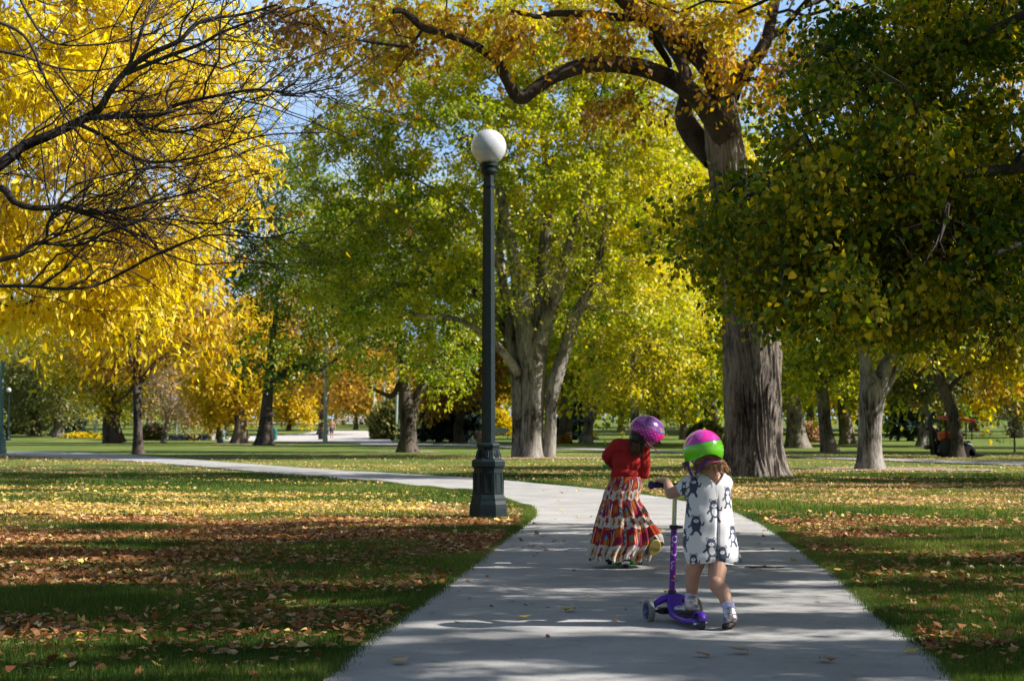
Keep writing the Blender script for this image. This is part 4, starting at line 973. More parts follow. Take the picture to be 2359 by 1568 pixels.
# ------------------------------------------------------------------ street lamps
M_iron = simple("painted_iron", (0.003, 0.013, 0.017), .55, 0.0, .35, 14, .12, spec=.3)
M_iron_pale = simple("weathered_iron", (0.10, 0.20, 0.21), .5, 0.0, .2, 14, .12)
def globemat():
    m, nt, b = newmat("opal_glass")
    b.inputs["Base Color"].default_value = (.72, .73, .78, 1); b.inputs["Roughness"].default_value = .18
    b.inputs["Subsurface Weight"].default_value = .35; b.inputs["Subsurface Radius"].default_value = (.1, .1, .1)
    f = noise(nt, 6, 4, .6, objcoord(nt)); nt.links.new(ramp(nt, f, [(.3, (.50, .51, .56)), (.7, (.62, .63, .68))]), b.inputs["Base Color"]); return m
M_globe = globemat()
M_pad = concrete("lamp_pad", (.30, .25, .20), .2)
def lamp(base, label, mat, hz=1.0):
    base = Vector(base); k = 16.63 / F  # metres per pixel at the near lamp
    root = empty("street_lamp", tuple(base), label, "street lamp", "green park lamps with white globes")
    def H(y): return base.z + (1198 - y) * k
    A0 = rad(22.5)
    def octo(mb, prof, n=8):  # profile of (halfwidth px, y px)
        c8 = 1 / math.cos(math.pi / 8)
        mb.lathe((base.x, base.y, 0), [(w * k * c8, H(y)) for w, y in prof], n, ang0=A0)
    mb = MB(); octo(mb, [(43.5, 1198), (43.5, 1190), (43, 1170), (42, 1160), (39, 1152), (38, 1146), (35.5, 1138), (34, 1090), (33.5, 1080), (34.5, 1076), (38, 1073), (38, 1062), (35, 1058), (30, 1056), (27, 1050), (24.5, 1036), (24.5, 1030), (26.5, 1028), (26.5, 1024), (24.5, 1021), (19, 1019)])
    # raised panels on each face of the base
    for i in range(8):
        a = i * math.pi / 4; R = Matrix.Rotation(a, 3, 'Z')
        for (y0, y1, w, r0) in [(1134, 1088, 17, 34.6)]:
            zc = (H(y0) + H(y1)) / 2; hh = abs(H(y1) - H(y0))
            for (dy, dz, sy, sz) in [(-w / 2 * k, 0, 2.2 * k, hh), (w / 2 * k, 0, 2.2 * k, hh), (0, hh / 2, w * k + 2.2 * k, 2.2 * k), (0, -hh / 2, w * k + 2.2 * k, 2.2 * k)]:
                mb.box(R @ Vector((r0 * k, dy, 0)) + Vector((base.x, base.y, zc + dz)), (2.5 * k, sy, sz), R)
        # acanthus leaf relief on the collar
        for s_ in (-1, 0, 1):
            mb.tube([R @ Vector((29 * k, s_ * 4 * k, 0)) + Vector((base.x, base.y, H(1054))), R @ Vector((26.5 * k, s_ * 5 * k, 0)) + Vector((base.x, base.y, H(1044))), R @ Vector((25.5 * k, s_ * 2 * k, 0)) + Vector((base.x, base.y, H(1036)))], [1.6 * k, 1.8 * k, .5 * k], 6)
    mb.build("base", mat, root)
    mb = MB(); octo(mb, [(15.8, 1019), (15.4, 900), (14.2, 640), (12.8, 440), (12.5, 426)]); octo(mb, [(13.6, 426), (14, 422), (13.6, 418)]); octo(mb, [(12, 418), (12, 398)])
    mb.build("post", mat, root)
    mb = MB(); mb.lathe((base.x, base.y, 0), [(12 * k, H(398)), (15 * k, H(395)), (17 * k, H(392)), (20.5 * k, H(389)), (20.5 * k, H(384)), (17 * k, H(381)), (18 * k, H(378)), (21.5 * k, H(376)), (21.5 * k, H(370)), (15 * k, H(367))], 32)
    mb.build("collar", mat, root, smooth=True)
    mb = MB(); pr = [(41.3 * k * math.sin(t), H(330) - 41.3 * k * math.cos(t)) for t in np.linspace(0.38, math.pi - .001, 26)]
    mb.lathe((base.x, base.y, 0), pr, 40); mb.build("globe", M_globe, root, smooth=True)
    return root
LB = ground(1125, 1198)
near_lamp = lamp(LB, "tall dark green octagonal lamp post with white globe, nearest beside the footpath", M_iron)
mb = MB(); mb.box((LB.x + .05, LB.y + .0, .0), (.62, .55, .03), bev=.008)
tag(mb.build("lamp_pad", M_pad), "brown concrete pad under the nearest lamp post", "pad")
def copy_lamp(px, py, label, mat=None):
    b = ground(px, py); r = near_lamp.copy(); COL.objects.link(r); r.location = b; r["label"] = label
    for ch in near_lamp.children:
        c = ch.copy(); COL.objects.link(c); c.parent = r
        if mat and not ch.name.startswith("globe"): c.material_slots[0].link = 'OBJECT'; c.material_slots[0].material = mat
    return r
copy_lamp(2, 1046, "green lamp post cut by the left edge of the photo", M_iron_pale)
copy_lamp(18, 1014, "small dark lamp post just right of the left edge lamp")
copy_lamp(513, 1014, "pale teal lamp post under the yellow tree beyond the blue wall", M_iron_pale)
copy_lamp(521, 1012, "darker lamp post right behind the pale teal one")

# tall light poles around the plaza
M_pole = simple("pale_green_pole", (.42, .55, .55), .45, .3, .1, 10)
def pole(px, py, topx, topy, wpx, label):
    b = ground(px, py); t = at(topx, topy, b.y); r = wpx * .5 * b.y / F
    root = empty("light_pole", tuple(b), label, "light pole", "tall light poles around the plaza")
    mb = MB(); mb.tube([b, b.lerp(t, .5), t], [r * 1.05, r * .9, r * .7], 12); mb.build("mast", M_pole, root, smooth=True)
    mb = MB(); mb.lathe(tuple(b), [(r * 2.0, 0), (r * 2.0, .08), (r * 1.6, .12), (r * 1.5, .5), (r * 1.1, .6)], 12); mb.build("base", M_pole, root)
    mb = MB(); mb.box(t + Vector((.35, 0, .05)), (1.0, .32, .14), bev=.04); mb.build("lamp_head", M_pole, root)
pole(749, 1019, 752, 700, 7.5, "tallest pale pole standing in front of the plaza")
pole(912, 1014, 918, 780, 5.5, "slightly leaning pale pole beside the dark boulder")
pole(861, 1003, 862, 840, 3.6, "thin pale pole left of the olive bush")
pole(881, 1001, 881, 850, 3.2, "thin pale pole rising behind the olive bush, left of the pair")
pole(885, 1004, 885, 845, 3.6, "thin pale pole rising behind the olive bush, right of the pair")

# ------------------------------------------------------------------ low wall, fence, bin, bench, vehicles
M_bluewall = simple("blue_wall_paint", (.05, .10, .28), .6, var=.2, scale=3)
b0, b1 = ground(388, 1013), ground(508, 1012.5)
mb = MB(); c = (b0 + b1) / 2; L = (b1 - b0).length; ang = math.atan2(b1.y - b0.y, b1.x - b0.x); R = Matrix.Rotation(ang, 3, 'Z')
root = empty("low_wall", tuple(c), "low blue wall of the basin behind the mauve tree", "wall")
mb.box(c + Vector((0, 0, .18)), (L, .3, .36), R); mb.build("wall", M_bluewall, root)
mb = MB(); mb.box(c + Vector((0, 0, .395)), (L + .1, .42, .06), R, bev=.01); mb.build("coping", M_paint, root)
root = empty("fence", tuple(c + Vector((0, 3, 0))), "thin pale wire fence behind the low blue wall", "fence")
for i in range(9):
    mb = MB(); p = b0.lerp(b1, i / 8) + Vector((0, 3, 0)); mb.tube([p, p + Vector((0, 0, 1.9))], [.05, .05], 8); mb.build("post", M_pole, root)
mb = MB()
for z in (.3, 1.1, 1.85): mb.tube([b0 + Vector((0, 3, z)), b1 + Vector((0, 3, z))], [.02, .02], 6)
mb.build("rail", M_pole, root)
M_teal = simple("teal_paint", (.02, .13, .13), .5, var=.2, scale=6)
b = ground(628, 1013.5); root = empty("dumpster", tuple(b), "teal metal bin behind the dark leaning trunk", "bin")
mb = MB(); mb.box(b + Vector((0, 0, .42)), (.62, .8, .84), bev=.03, taper=1.04); mb.build("body", M_teal, root)
mb = MB(); mb.box(b + Vector((0, 0, .93)), (.60, .78, .20), bev=.05, taper=.7); mb.build("lid", M_teal, root)
mb = MB(); mb.box(b + Vector((.36, -.1, .62)), (.08, .2, .06), bev=.01); mb.build("handle", M_teal, root)
M_black = simple("black_plastic", (.012, .012, .014), .45, var=.2, scale=30)
M_rubber = simple("rubber", (.025, .025, .03), .8, var=.3, scale=40, bmp=.2)
M_chrome = simple("chrome", (.72, .73, .75), .18, 1.0, .05)
b = ground(740, 1014); mb = MB(); mb.lathe(tuple(b), [(.2, 0), (.24, .05), (.26, .62), (.28, .66), (.2, .74), (.05, .78)], 14)
tag(mb.build("litter_bin", M_black), "small black litter bin beside the tallest pale pole", "bin")
b = ground(1150, 1011); root = empty("park_bench", tuple(b), "pale green bench far behind the lamp post", "bench")
mb = MB(); mb.box(b + Vector((0, 0, .45)), (1.6, .42, .05), bev=.01); mb.build("seat", M_pole, root)
mb = MB(); mb.box(b + Vector((0, .22, .72)), (1.6, .05, .4), bev=.01); mb.build("backrest", M_pole, root)
for s_ in (-.7, .7):
    mb = MB(); mb.box(b + Vector((s_, 0, .21)), (.06, .4, .42)); mb.build("leg", M_black, root)

def car(px, py, label, c, rz=0.0, sc=1.0):
    b = ground(px, py); R = Matrix.Rotation(rz, 3, 'Z')
    root = empty("parked_car", tuple(b), label, "car", "cars parked far across the park")
    prof = [(-2.2, .35), (-2.25, .75), (-2.1, .95), (-1.5, 1.02), (-.95, 1.42), (.4, 1.46), (1.05, 1.02), (1.95, .9), (2.2, .7), (2.2, .35)]
    mb = MB(); n = len(prof); V = []
    for s_, k in ((-.85, 1), (.85, 1)):
        for (x, z) in prof: V.append(b + R @ (Vector((x, s_ * (.82 if z > 1.1 else 1), z)) * sc))
    fs = [tuple(range(n)), tuple(range(2 * n - 1, n - 1, -1))] + [(i, (i + 1) % n, (i + 1) % n + n, i + n) for i in range(n)]
    mb.add(V, fs); mb.build("body", simple("car_paint", c, .25, var=.03, coat=.6), root)
    M_glass = simple("car_glass", (.02, .03, .04), .08)
    for s_ in (-1, 1):
        mb = MB(); y = s_ * .80
        q = [(-1.3, 1.05), (-.9, 1.36), (.35, 1.38), (.85, 1.05)]
        mb.add([b + R @ (Vector((x, y + (s_ * .03 if z < 1.2 else -s_ * .08), z)) * sc) for x, z in q], [(0, 1, 2, 3)]); mb.build("window", M_glass, root)
        for x in (-1.35, 1.35):
            mb = MB(); mb.lathe(b + R @ (Vector((x, s_ * .78, .33)) * sc), [(.12 * sc, -.1 * sc), (.31 * sc, -.11 * sc), (.33 * sc, -.08 * sc), (.33 * sc, .08 * sc), (.31 * sc, .11 * sc), (.12 * sc, .1 * sc)], 18, axis='Y', R=R); mb.build("wheel", M_rubber, root)
    mb = MB(); mb.box(b + R @ (Vector((2.19, 0, .72)) * sc), (.06, 1.3, .12), R); mb.build("light", M_chrome, root)
car(812, 977, "white car parked on the far street behind the shirtless man", (.8, .8, .8), .05)
car(838, 977, "second white car farther right on the far street", (.75, .76, .78), .1)
car(866, 978, "dark blue car on the far street right of the white ones", (.05, .08, .15), 1.2)
car(2098, 1004, "dark car with red lamp glimpsed right of the three limbed trunk", (.06, .05, .06), .4)

def tractor():
    Y = 54.6; k = Y / F
    zb = gz(Y)
    def W(zx, zy, dy=0.0):
        p = at(2075.9 + .1 * zx, 924.7 + .1 * zy, Y); return Vector((p.x, Y + dy, max(p.z, 0)))
    base = W(1300, 1320); root = empty("tractor", (base.x, Y, 0), "small orange tractor with red canopy, black backhoe and front bucket", "tractor")
    M_or = simple("orange_paint", (.75, .10, .015), .35, var=.1, coat=.3); M_red = simple("red_canopy", (.70, .07, .03), .4, var=.1)
    mb = MB(); mb.box(W(1250, 1000), (.95, .5, .30), bev=.04); mb.build("chassis", M_black, root)
    mb = MB(); mb.box(W(985, 790), (.34, .5, .30), bev=.06); mb.build("hood", M_or, root)
    mb = MB(); mb.box(W(1260, 400), (1.15, .95, .09), Matrix.Rotation(rad(6), 3, 'Y'), bev=.03); mb.build("canopy", M_red, root)
    for x in (975, 1565):
        for dy in (-.35, .35):
            mb = MB(); mb.tube([W(x, 420, dy), W(x, 880, dy)], [.025, .025], 8); mb.build("canopy_post", M_black, root)
    mb = MB(); mb.box(W(1330, 760), (.36, .4, .12), bev=.05); mb.box(W(1240, 640), (.10, .4, .42), Matrix.Rotation(rad(-10), 3, 'Y'), bev=.04); mb.build("seat", M_black, root)
    mb = MB(); mb.tube([W(1120, 860), W(1050, 740)], [.02, .02], 8); mb.lathe(W(1045, 735), [(.15, -.01), (.17, 0), (.15, .01)], 18, R=Matrix.Rotation(rad(40), 3, 'Y')); mb.build("steering_wheel", M_black, root)
    mb = MB(); mb.tube([W(760, 1220), W(720, 950), W(690, 700), W(650, 480), W(680, 330), W(780, 240)], [.12, .12, .10, .09, .07, .05], 10); mb.build("backhoe_boom", M_black, root, smooth=True)
    mb = MB(); mb.tube([W(760, 1220), W(830, 900), W(760, 620)], [.07, .05, .04], 8); mb.tube([W(560, 620), W(660, 650)], [.06, .05], 8); mb.build("backhoe_arm", M_black, root)
    mb = MB(); mb.box(W(590, 1050), (.14, .4, .16), bev=.05); mb.build("stabilizer", M_black, root)
    def wheel(zx, zy, r, w, dy):
        c = W(zx, zy, dy); mb = MB(); mb.lathe(c, [(r * .55, -w / 2), (r * .93, -w / 2), (r, -w * .3), (r, w * .3), (r * .93, w / 2), (r * .55, w / 2)], 28, axis='Y')
        for i in range(18):
            a = i * 6.283 / 18; mb.box(c + Vector((r * math.cos(a), 0, r * math.sin(a))), (.05, w * .9, .03), Matrix.Rotation(-a, 3, 'Y'))
        t = mb.build("wheel", M_rubber, root)
        mb = MB(); mb.lathe(c, [(.03, -w * .4), (r * .5, -w * .42), (r * .54, -w * .2), (r * .54, w * .2), (r * .5, w * .42), (.03, w * .4)], 20, axis='Y'); mb.build("rim", simple("wheel_rim", (.5, .5, .5), .4), t)
    for dy in (-.42, .42): wheel(1040, 1060, .33, .22, dy); wheel(1480, 1160, .22, .16, dy)
    mb = MB()
    for dy in (-.3, .3): mb.tube([W(1320, 900, dy), W(1560, 1000, dy), W(1640, 1180, dy)], [.04, .04, .04], 8)
    mb.build("loader_arm", M_chrome if False else simple("grey_steel", (.3, .3, .32), .4, .6), root)
    mb = MB(); prof = [(1520, 1060), (1460, 1200), (1540, 1300), (1740, 1310), (1900, 1190), (1740, 1200), (1600, 1180)]
    n = len(prof); V = [W(a, c, -.5) for a, c in prof] + [W(a, c, .5) for a, c in prof]
    mb.add(V, [tuple(range(n)), tuple(range(2 * n - 1, n - 1, -1))] + [(i, (i + 1) % n, (i + 1) % n + n, i + n) for i in range(n)]); mb.build("bucket", M_black, root)
    for zx in (1165, 1680):
        mb = MB(); mb.lathe(W(zx, 785, -.3), [(.01, -.05), (.05, -.04), (.055, 0), (.02, .04)], 12, axis='Y'); mb.build("headlight", M_chrome, root)
tractor()

# ------------------------------------------------------------------ soft bodies
def capsule(p0, p1, r0, r1, n=14):
    p0, p1 = Vector(p0), Vector(p1); ax = p1 - p0; L = ax.length
    q = ax.to_track_quat('Z', 'Y').to_matrix() if L > 1e-6 else Matrix.Identity(3)
    prof = [(math.sin(t), -math.cos(t), 0) for t in np.linspace(0.02, math.pi / 2, 6)] + [(math.sin(t), -math.cos(t), 1) for t in np.linspace(math.pi / 2, math.pi - .02, 6)]
    V, Fc = [], []
    for (s_, c_, e) in prof:
        r = r1 if e else r0; z = (L if e else 0) + c_ * r
        for i in range(n):
            a = 6.28318 * i / n; V.append(p0 + q @ Vector((r * s_ * math.cos(a), r * s_ * math.sin(a), z)))
    for j in range(len(prof) - 1):
        for i in range(n): a, b_ = j * n + i, j * n + (i + 1) % n; Fc.append((a, b_, b_ + n, a + n))
    Fc.append(tuple(range(n))[::-1]); Fc.append(tuple((len(prof) - 1) * n + i for i in range(n)))
    return V, Fc
def ellipsoid(c, r, R=None, n=18):
    V, Fc = [], []
    ts = np.linspace(0.03, math.pi - .03, 12)
    for t in ts:
        for i in range(n):
            a = 6.28318 * i / n; p = Vector((r[0] * math.sin(t) * math.cos(a), r[1] * math.sin(t) * math.sin(a), -r[2] * math.cos(t)))
            V.append(Vector(c) + (R @ p if R else p))
    for j in range(len(ts) - 1):
        for i in range(n): a, b_ = j * n + i, j * n + (i + 1) % n; Fc.append((a, b_, b_ + n, a + n))
    Fc.append(tuple(range(n))[::-1]); Fc.append(tuple((len(ts) - 1) * n + i for i in range(n)))
    return V, Fc
def blob(name, prims, mat, parent, voxel=.004, smooth=6, keep=None):
    mb = MB()
    for p in prims:
        if p[0] == 'c': mb.add(*capsule(*p[1:]))
        else: mb.add(*ellipsoid(*p[1:]))
    me = bpy.data.meshes.new("tmp"); me.from_pydata(mb.v, [], mb.f)
    bm = bmesh.new(); bm.from_mesh(me); bmesh.ops.recalc_face_normals(bm, faces=bm.faces[:]); bm.to_mesh(me); bm.free()
    o = bpy.data.objects.new("tmp", me); COL.objects.link(o)
    md = o.modifiers.new("r", 'REMESH'); md.mode = 'VOXEL'; md.voxel_size = voxel
    ms = o.modifiers.new("s", 'SMOOTH'); ms.iterations = smooth; ms.factor = .5
    dg = bpy.context.evaluated_depsgraph_get(); dg.update()
    m2 = bpy.data.meshes.new_from_object(o.evaluated_get(dg)); m2.name = name
    bpy.data.objects.remove(o); bpy.data.meshes.remove(me)
    if keep: keep(m2)
    return link(name, m2, mat, parent, smooth=True)
def skinmat(name, c):
    m, nt, b = newmat(name)
    f = noise(nt, 30, 4, .6, objcoord(nt))
    nt.links.new(ramp(nt, f, [(.3, tuple(x * .88 for x in c)), (.7, tuple(min(1, x * 1.08) for x in c))]), b.inputs["Base Color"])
    b.inputs["Roughness"].default_value = .5; b.inputs["Subsurface Weight"].default_value = .12; b.inputs["Subsurface Radius"].default_value = (.01, .004, .002); b.inputs["Subsurface Scale"].default_value = .5
    return m
M_skin = skinmat("skin", (.52, .29, .20))
M_hair_brown = simple("hair_brown", (.16, .075, .03), .45, var=.5, scale=60)
M_hair_gold = simple("hair_gold", (.36, .19, .08), .4, var=.5, scale=60)
M_hair_dark = simple("hair_dark", (.022, .012, .009), .4, var=.5, scale=60)
M_white = simple("white_cotton", (.74, .74, .80), .85, var=.06, scale=60, bmp=.2)
M_eye = simple("eye_dark", (.02, .015, .01), .2)
def strands(name, roots, dirs, lens, mat, parent, r=.0022, curl=.006, freq=60., grav=1.0, seg=12, seed=0):
    rng = np.random.RandomState(seed); VV, FF, off = [], [], 0
    for p, d, L in zip(roots, dirs, lens):
        s = np.linspace(0, 1, seg)[:, None]; p = np.array(p); d = np.array(d)
        ph = rng.rand() * 6.28; f = freq * rng.uniform(.7, 1.3)
        Q = p + d * s * L * .7 + np.array([0, 0, -grav]) * s ** 1.5 * L
        Q[:, 0] += curl * np.sin(s[:, 0] * L * f + ph) * s[:, 0] ** .5; Q[:, 1] += curl * np.cos(s[:, 0] * L * f + ph) * s[:, 0] ** .5
        V, Fq = tube_np(Q, np.linspace(r, r * .5, seg), 4); VV.append(V); FF.append(Fq + off); off += len(V)
    return link(name, mesh_np(name, np.vstack(VV), np.vstack(FF)), mat, parent, smooth=True)
def head_prims(c, R, s=1.0):
    """local axes: x = right, y = face direction, z = up"""
    c = Vector(c); E = lambda p, r: ('e', c + R @ (Vector(p) * s), tuple(q * s for q in r), R)
    return [E((0, -.006, .012), (.070, .082, .080)), E((0, .022, -.035), (.055, .055, .052)), E((0, .055, -.062), (.026, .024, .018)), E((.034, .052, -.028), (.024, .022, .022)), E((-.034, .052, -.028), (.024, .022, .022)),
            E((0, .083, -.018), (.011, .014, .012)), E((0, .080, -.045), (.018, .010, .007)), E((.073, -.002, -.012), (.008, .016, .022)), E((-.073, -.002, -.012), (.008, .016, .022))]
def face(c, R, parent, s=1.0):
    c = Vector(c)
    for sx in (-1, 1):
        mb = MB(); mb.add(*ellipsoid(c + R @ (Vector((sx * .028, .070, -.001)) * s), (.010 * s, .006 * s, .007 * s), R)); mb.build("eye", M_eye, parent, smooth=True)
    mb = MB(); mb.add(*ellipsoid(c + R @ (Vector((0, .088, -.046)) * s), (.016 * s, .004 * s, .004 * s), R)); mb.build("mouth", simple("lips", (.45, .15, .13), .5), parent, smooth=True)

def helmet_mesh(name, c, R, rad3, rim, colfn, parent, mat_out, mat_in, nth=200, nph=90, thick=.010):
    """rim(theta)->phi max ; theta 0 = face direction (+y), positive towards the right (+x)"""
    th = np.linspace(0, 2 * np.pi, nth, endpoint=False); pm = rim(th)
    s = np.linspace(0, 1, nph)[:, None]; ph = s * pm[None, :]
    X = np.sin(ph) * np.sin(th)[None]; Yv = np.sin(ph) * np.cos(th)[None]; Z = np.cos(ph)
    D = np.stack([X, Yv, Z], -1)
    out = D * np.array(rad3); inn = D * (np.array(rad3) - thick)
    n0 = nph * nth
    colr = colfn(D, th[None, :] + 0 * ph, ph, s + 0 * ph).reshape(-1, 3)
    Rm = np.array(R); V = np.vstack([out.reshape(-1, 3), inn.reshape(-1, 3)]) @ Rm.T + np.array(c)
    i = np.arange(nth); j = np.arange(nph - 1)[:, None]
    a = j * nth + i; b_ = j * nth + (i + 1) % nth
    F1 = np.stack([a, a + nth, b_ + nth, b_], -1).reshape(-1, 4)
    F2 = np.stack([a, b_, b_ + nth, a + nth], -1).reshape(-1, 4) + n0
    e = (nph - 1) * nth; F3 = np.stack([e + i, n0 + e + i, n0 + e + (i + 1) % nth, e + (i + 1) % nth], -1)
    Fq = np.vstack([F1, F2, F3]); mi = np.concatenate([np.zeros(len(F1)), np.ones(len(F2) + len(F3))])
    me = mesh_np(name, V, Fq, {"paint": np.vstack([colr, colr * 0 + .02])}, mi)
    return link(name, me, [mat_out, mat_in], parent, smooth=True)
M_helm = vcol("helmet_shell", .22, .5, coat=.6); M_foam = simple("black_foam", (.012, .012, .014), .9)
def W1(zx, zy, Y): return at(1302.2 + zx * .36106, 924.7 + zy * .36106, Y)

# ------------------------------------------------------------------ purple scooter
HD = rad(15); HV = Vector((-math.sin(HD), math.cos(HD), 0)); LV = Vector((-math.cos(HD), -math.sin(HD), 0))
REAR = Vector((.906, 7.56, 0)); FC = Vector((.808, 7.927, 0))
M_purple = simple("purple_plastic", (.10, .025, .42), .38, var=.08, scale=8, spec=.5)
M_purple_tube = simple("purple_tube", (.14, .012, .30), .25, var=.05, scale=8, coat=.5)
M_grip = simple("purple_grip", (.055, .012, .13), .7, var=.2, scale=60, bmp=.3)
M_tyre = simple("grey_urethane", (.20, .22, .20), .55, var=.15, scale=30)
M_rimb = simple("clear_blue_rim", (.10, .16, .30), .15, .3, .4, 50)
M_pr = simple("pink_line", (.50, .20, .16), .5)
Rax = Matrix((tuple(LV), tuple(HV), (0, 0, 1))).transposed()  # columns: left, heading, up
def wheel(parent, c, r, w, name="wheel", tyre=None, rim=None):
    mb = MB(); mb.lathe(c, [(r * .70, -w * .46), (r * .86, -w * .5), (r * .97, -w * .34), (r, -w * .1), (r, w * .1), (r * .97, w * .34), (r * .86, w * .5), (r * .70, w * .46)], 36, axis='X', R=Rax, ring=True)
    t = mb.build(name, tyre or M_tyre, parent, smooth=True)
    mb = MB(); mb.lathe(c, [(r * .10, -w * .62), (r * .16, -w * .6), (r * .2, -w * .32), (r * .60, -w * .30), (r * .72, -w * .5), (r * .72, w * .5), (r * .60, w * .30), (r * .2, w * .32), (r * .16, w * .6), (r * .10, w * .62)], 30, axis='X', R=Rax)
    for i in range(10):
        a = i * 6.283 / 10
        for s_ in (-1, 1): mb.box(Vector(c) + Rax @ Vector((s_ * w * .36, r * .42 * math.cos(a), r * .42 * math.sin(a))), (w * .12, r * .5, r * .05), Rax @ Matrix.Rotation(a, 3, 'X'))
    mb.build("rim", rim or M_rimb, t)
    return t
sc = empty("kick_scooter", tuple((REAR + FC) / 2), "purple three wheeled kick scooter under the toddler's left foot", "scooter")
wr = .060
for s_ in (-1, 1):
    t = wheel(sc, FC + LV * .127 * s_ + Vector((0, 0, wr)), wr, .030)
    mb = MB(); mb.lathe(FC + LV * .127 * s_ + Vector((0, 0, wr)), [(wr * .77, -.0158), (wr * .80, -.0162), (wr * .80, .0162), (wr * .77, .0158), (wr * .77, -.0158)], 36, axis='X', R=Rax, ring=True); mb.build("pinstripe", M_pr, t)
wheel(sc, REAR + Vector((0, 0, .041)) + HV * .01, .041, .026, tyre=M_black)
# deck: lofted cross sections from the steering head to the rear wheel
def loft(secs, name, mat, parent, n=20, smooth=True):
    V, Fc = [], []
    for (c, w, h, e) in secs:
        for i in range(n):
            a = 6.28318 * i / n; x, z = math.cos(a), math.sin(a)
            x = math.copysign(abs(x) ** e, x) * w; z = math.copysign(abs(z) ** e, z) * h
            V.append(Vector(c) + LV * x + Vector((0, 0, z)))
    for j in range(len(secs) - 1):
        for i in range(n): a, b_ = j * n + i, j * n + (i + 1) % n; Fc.append((a, b_, b_ + n, a + n))
    Fc.append(tuple(range(n))[::-1]); Fc.append(tuple((len(secs) - 1) * n + i for i in range(n)))
    mb = MB(); mb.add(V, Fc); return mb.build(name, mat, parent, smooth=smooth)
def dk(t, z): return REAR + HV * (t * .38) + Vector((0, 0, z))
loft([(dk(.02, .050), .020, .010, .6), (dk(.10, .046), .040, .013, .5), (dk(.25, .043), .054, .014, .5), (dk(.5, .045), .058, .014, .5), (dk(.72, .052), .053, .016, .5), (dk(.84, .066), .046, .030, .6), (dk(.93, .092), .038, .050, .7), (dk(1.02, .112), .030, .045, .8), (dk(1.07, .118), .016, .02, .8)], "deck", M_purple, sc)
mb = MB(); mb.box(dk(.46, .0605), (.085, .17, .003), Rax, bev=.001); mb.build("grip_mat", simple("dark_mat", (.03, .02, .05), .9, var=.4, scale=200), sc)
mb = MB()
for s_ in (-1, 1): mb.tube([FC + Vector((0, 0, .125)) + LV * .02 * s_, FC + Vector((0, 0, .118)) + LV * .055 * s_, FC + Vector((0, 0, .098)) + LV * .09 * s_, FC + Vector((0, 0, .078)) + LV * .108 * s_], [.022, .019, .015, .010], 12)
mb.build("front_arm", M_purple, sc, smooth=True)
mb = MB(); mb.tube([FC + LV * .118 + Vector((0, 0, wr)), FC - LV * .118 + Vector((0, 0, wr))], [.007, .007], 10); mb.box(FC + Vector((0, 0, .062)), (.15, .05, .034), Rax, bev=.01); mb.build("axle", M_black, sc)
mb = MB()
pf = [(REAR + HV * (.01 + .046 * math.cos(a)) + Vector((0, 0, .044 + .05 * math.sin(a)))) for a in np.linspace(rad(10), rad(165), 9)]
V = []
for p in pf: V += [p + LV * .020, p + (p - (REAR + Vector((0, 0, .041)))).normalized() * .006, p - LV * .020]
mb.add(V, [(i * 3 + k, i * 3 + k + 1, i * 3 + k + 4, i * 3 + k + 3) for i in range(8) for k in (0, 1)]); br_ = mb.build("rear_brake", M_purple, sc, smooth=True)
br_.modifiers.new("t", 'SOLIDIFY').thickness = .004
mb = MB(); mb.tube([REAR + HV * .01 + Vector((0, 0, .041)) + LV * .034, REAR + HV * .01 + Vector((0, 0, .041)) - LV * .034], [.010, .010], 12); mb.build("rear_axle", M_chrome, sc)
SB = FC + Vector((-.002, 0, .145)); ST = FC + Vector((.014, -.028, .690)); SA = (ST - SB).normalized()
def sp(t): return SB + (ST - SB) * t
mb = MB(); mb.tube([sp(-.03), sp(.0), sp(.02), sp(.035)], [.019, .022, .022, .018], 18); mb.build("stem_collar", M_black, sc, smooth=True)
mb = MB(); mb.tube([sp(.0), sp(.62)], [.0155, .0155], 24); stem = mb.build("stem", M_purple_tube, sc, smooth=True)
mb = MB(); mb.tube([sp(.60), sp(1.0)], [.0115, .0115], 20); mb.build("stem_extension", M_chrome, sc, smooth=True)
mb = MB(); mb.tube([sp(.595), sp(.605), sp(.622), sp(.63)], [.020, .0235, .0235, .019], 20); mb.tube([sp(.61) - LV * .02 + HV * 0, sp(.612) - LV * .045 - HV * .01], [.009, .006], 10); mb.build("clamp", M_black, sc, smooth=True)
mb = MB(); mb.tube([ST - LV * .125, ST + LV * .125], [.010, .010], 14); mb.build("handlebar", M_black, sc, smooth=True)
for s_ in (-1, 1):
    mb = MB(); g = [ST + LV * s_ * q for q in (.028, .034, .042, .052, .115, .122, .130, .138, .144)]; mb.tube(g, [.012, .021, .021, .014, .0145, .020, .023, .018, .006], 18)
    mb.build("grip", M_grip, sc, smooth=True)
# sideways lettering on the tube
def text_on(txt, size, mat, parent, origin, xdir, ydir, nm="lettering", ext=.0004, font_off=0.0):
    cu = bpy.data.curves.new(nm, 'FONT'); cu.body = txt; cu.size = size; cu.extrude = ext; cu.align_x = 'LEFT'; cu.align_y = 'CENTER'; cu.offset = font_off
    o = bpy.data.objects.new(nm, cu); COL.objects.link(o); dg = bpy.context.evaluated_depsgraph_get(); dg.update()
    me = bpy.data.meshes.new_from_object(o.evaluated_get(dg)); bpy.data.objects.remove(o)
    z = Vector(xdir).cross(Vector(ydir)).normalized(); M = Matrix((tuple(Vector(xdir).normalized()), tuple(Vector(ydir).normalized()), tuple(z))).transposed().to_4x4(); M.translation = Vector(origin)
    me.transform(M); return me
def wrap_on_stem(me, r):
    for v in me.vertices:
        d = v.co - SB; t = d.dot(SA); q = d - SA * t; l = q.dot(LV); b_ = l / r
        nrm = (-HV * math.cos(b_) + LV * math.sin(b_)); v.co = SB + SA * t + nrm * (r + .0004)
M_let = simple("silver_print", (.55, .42, .72), .4)
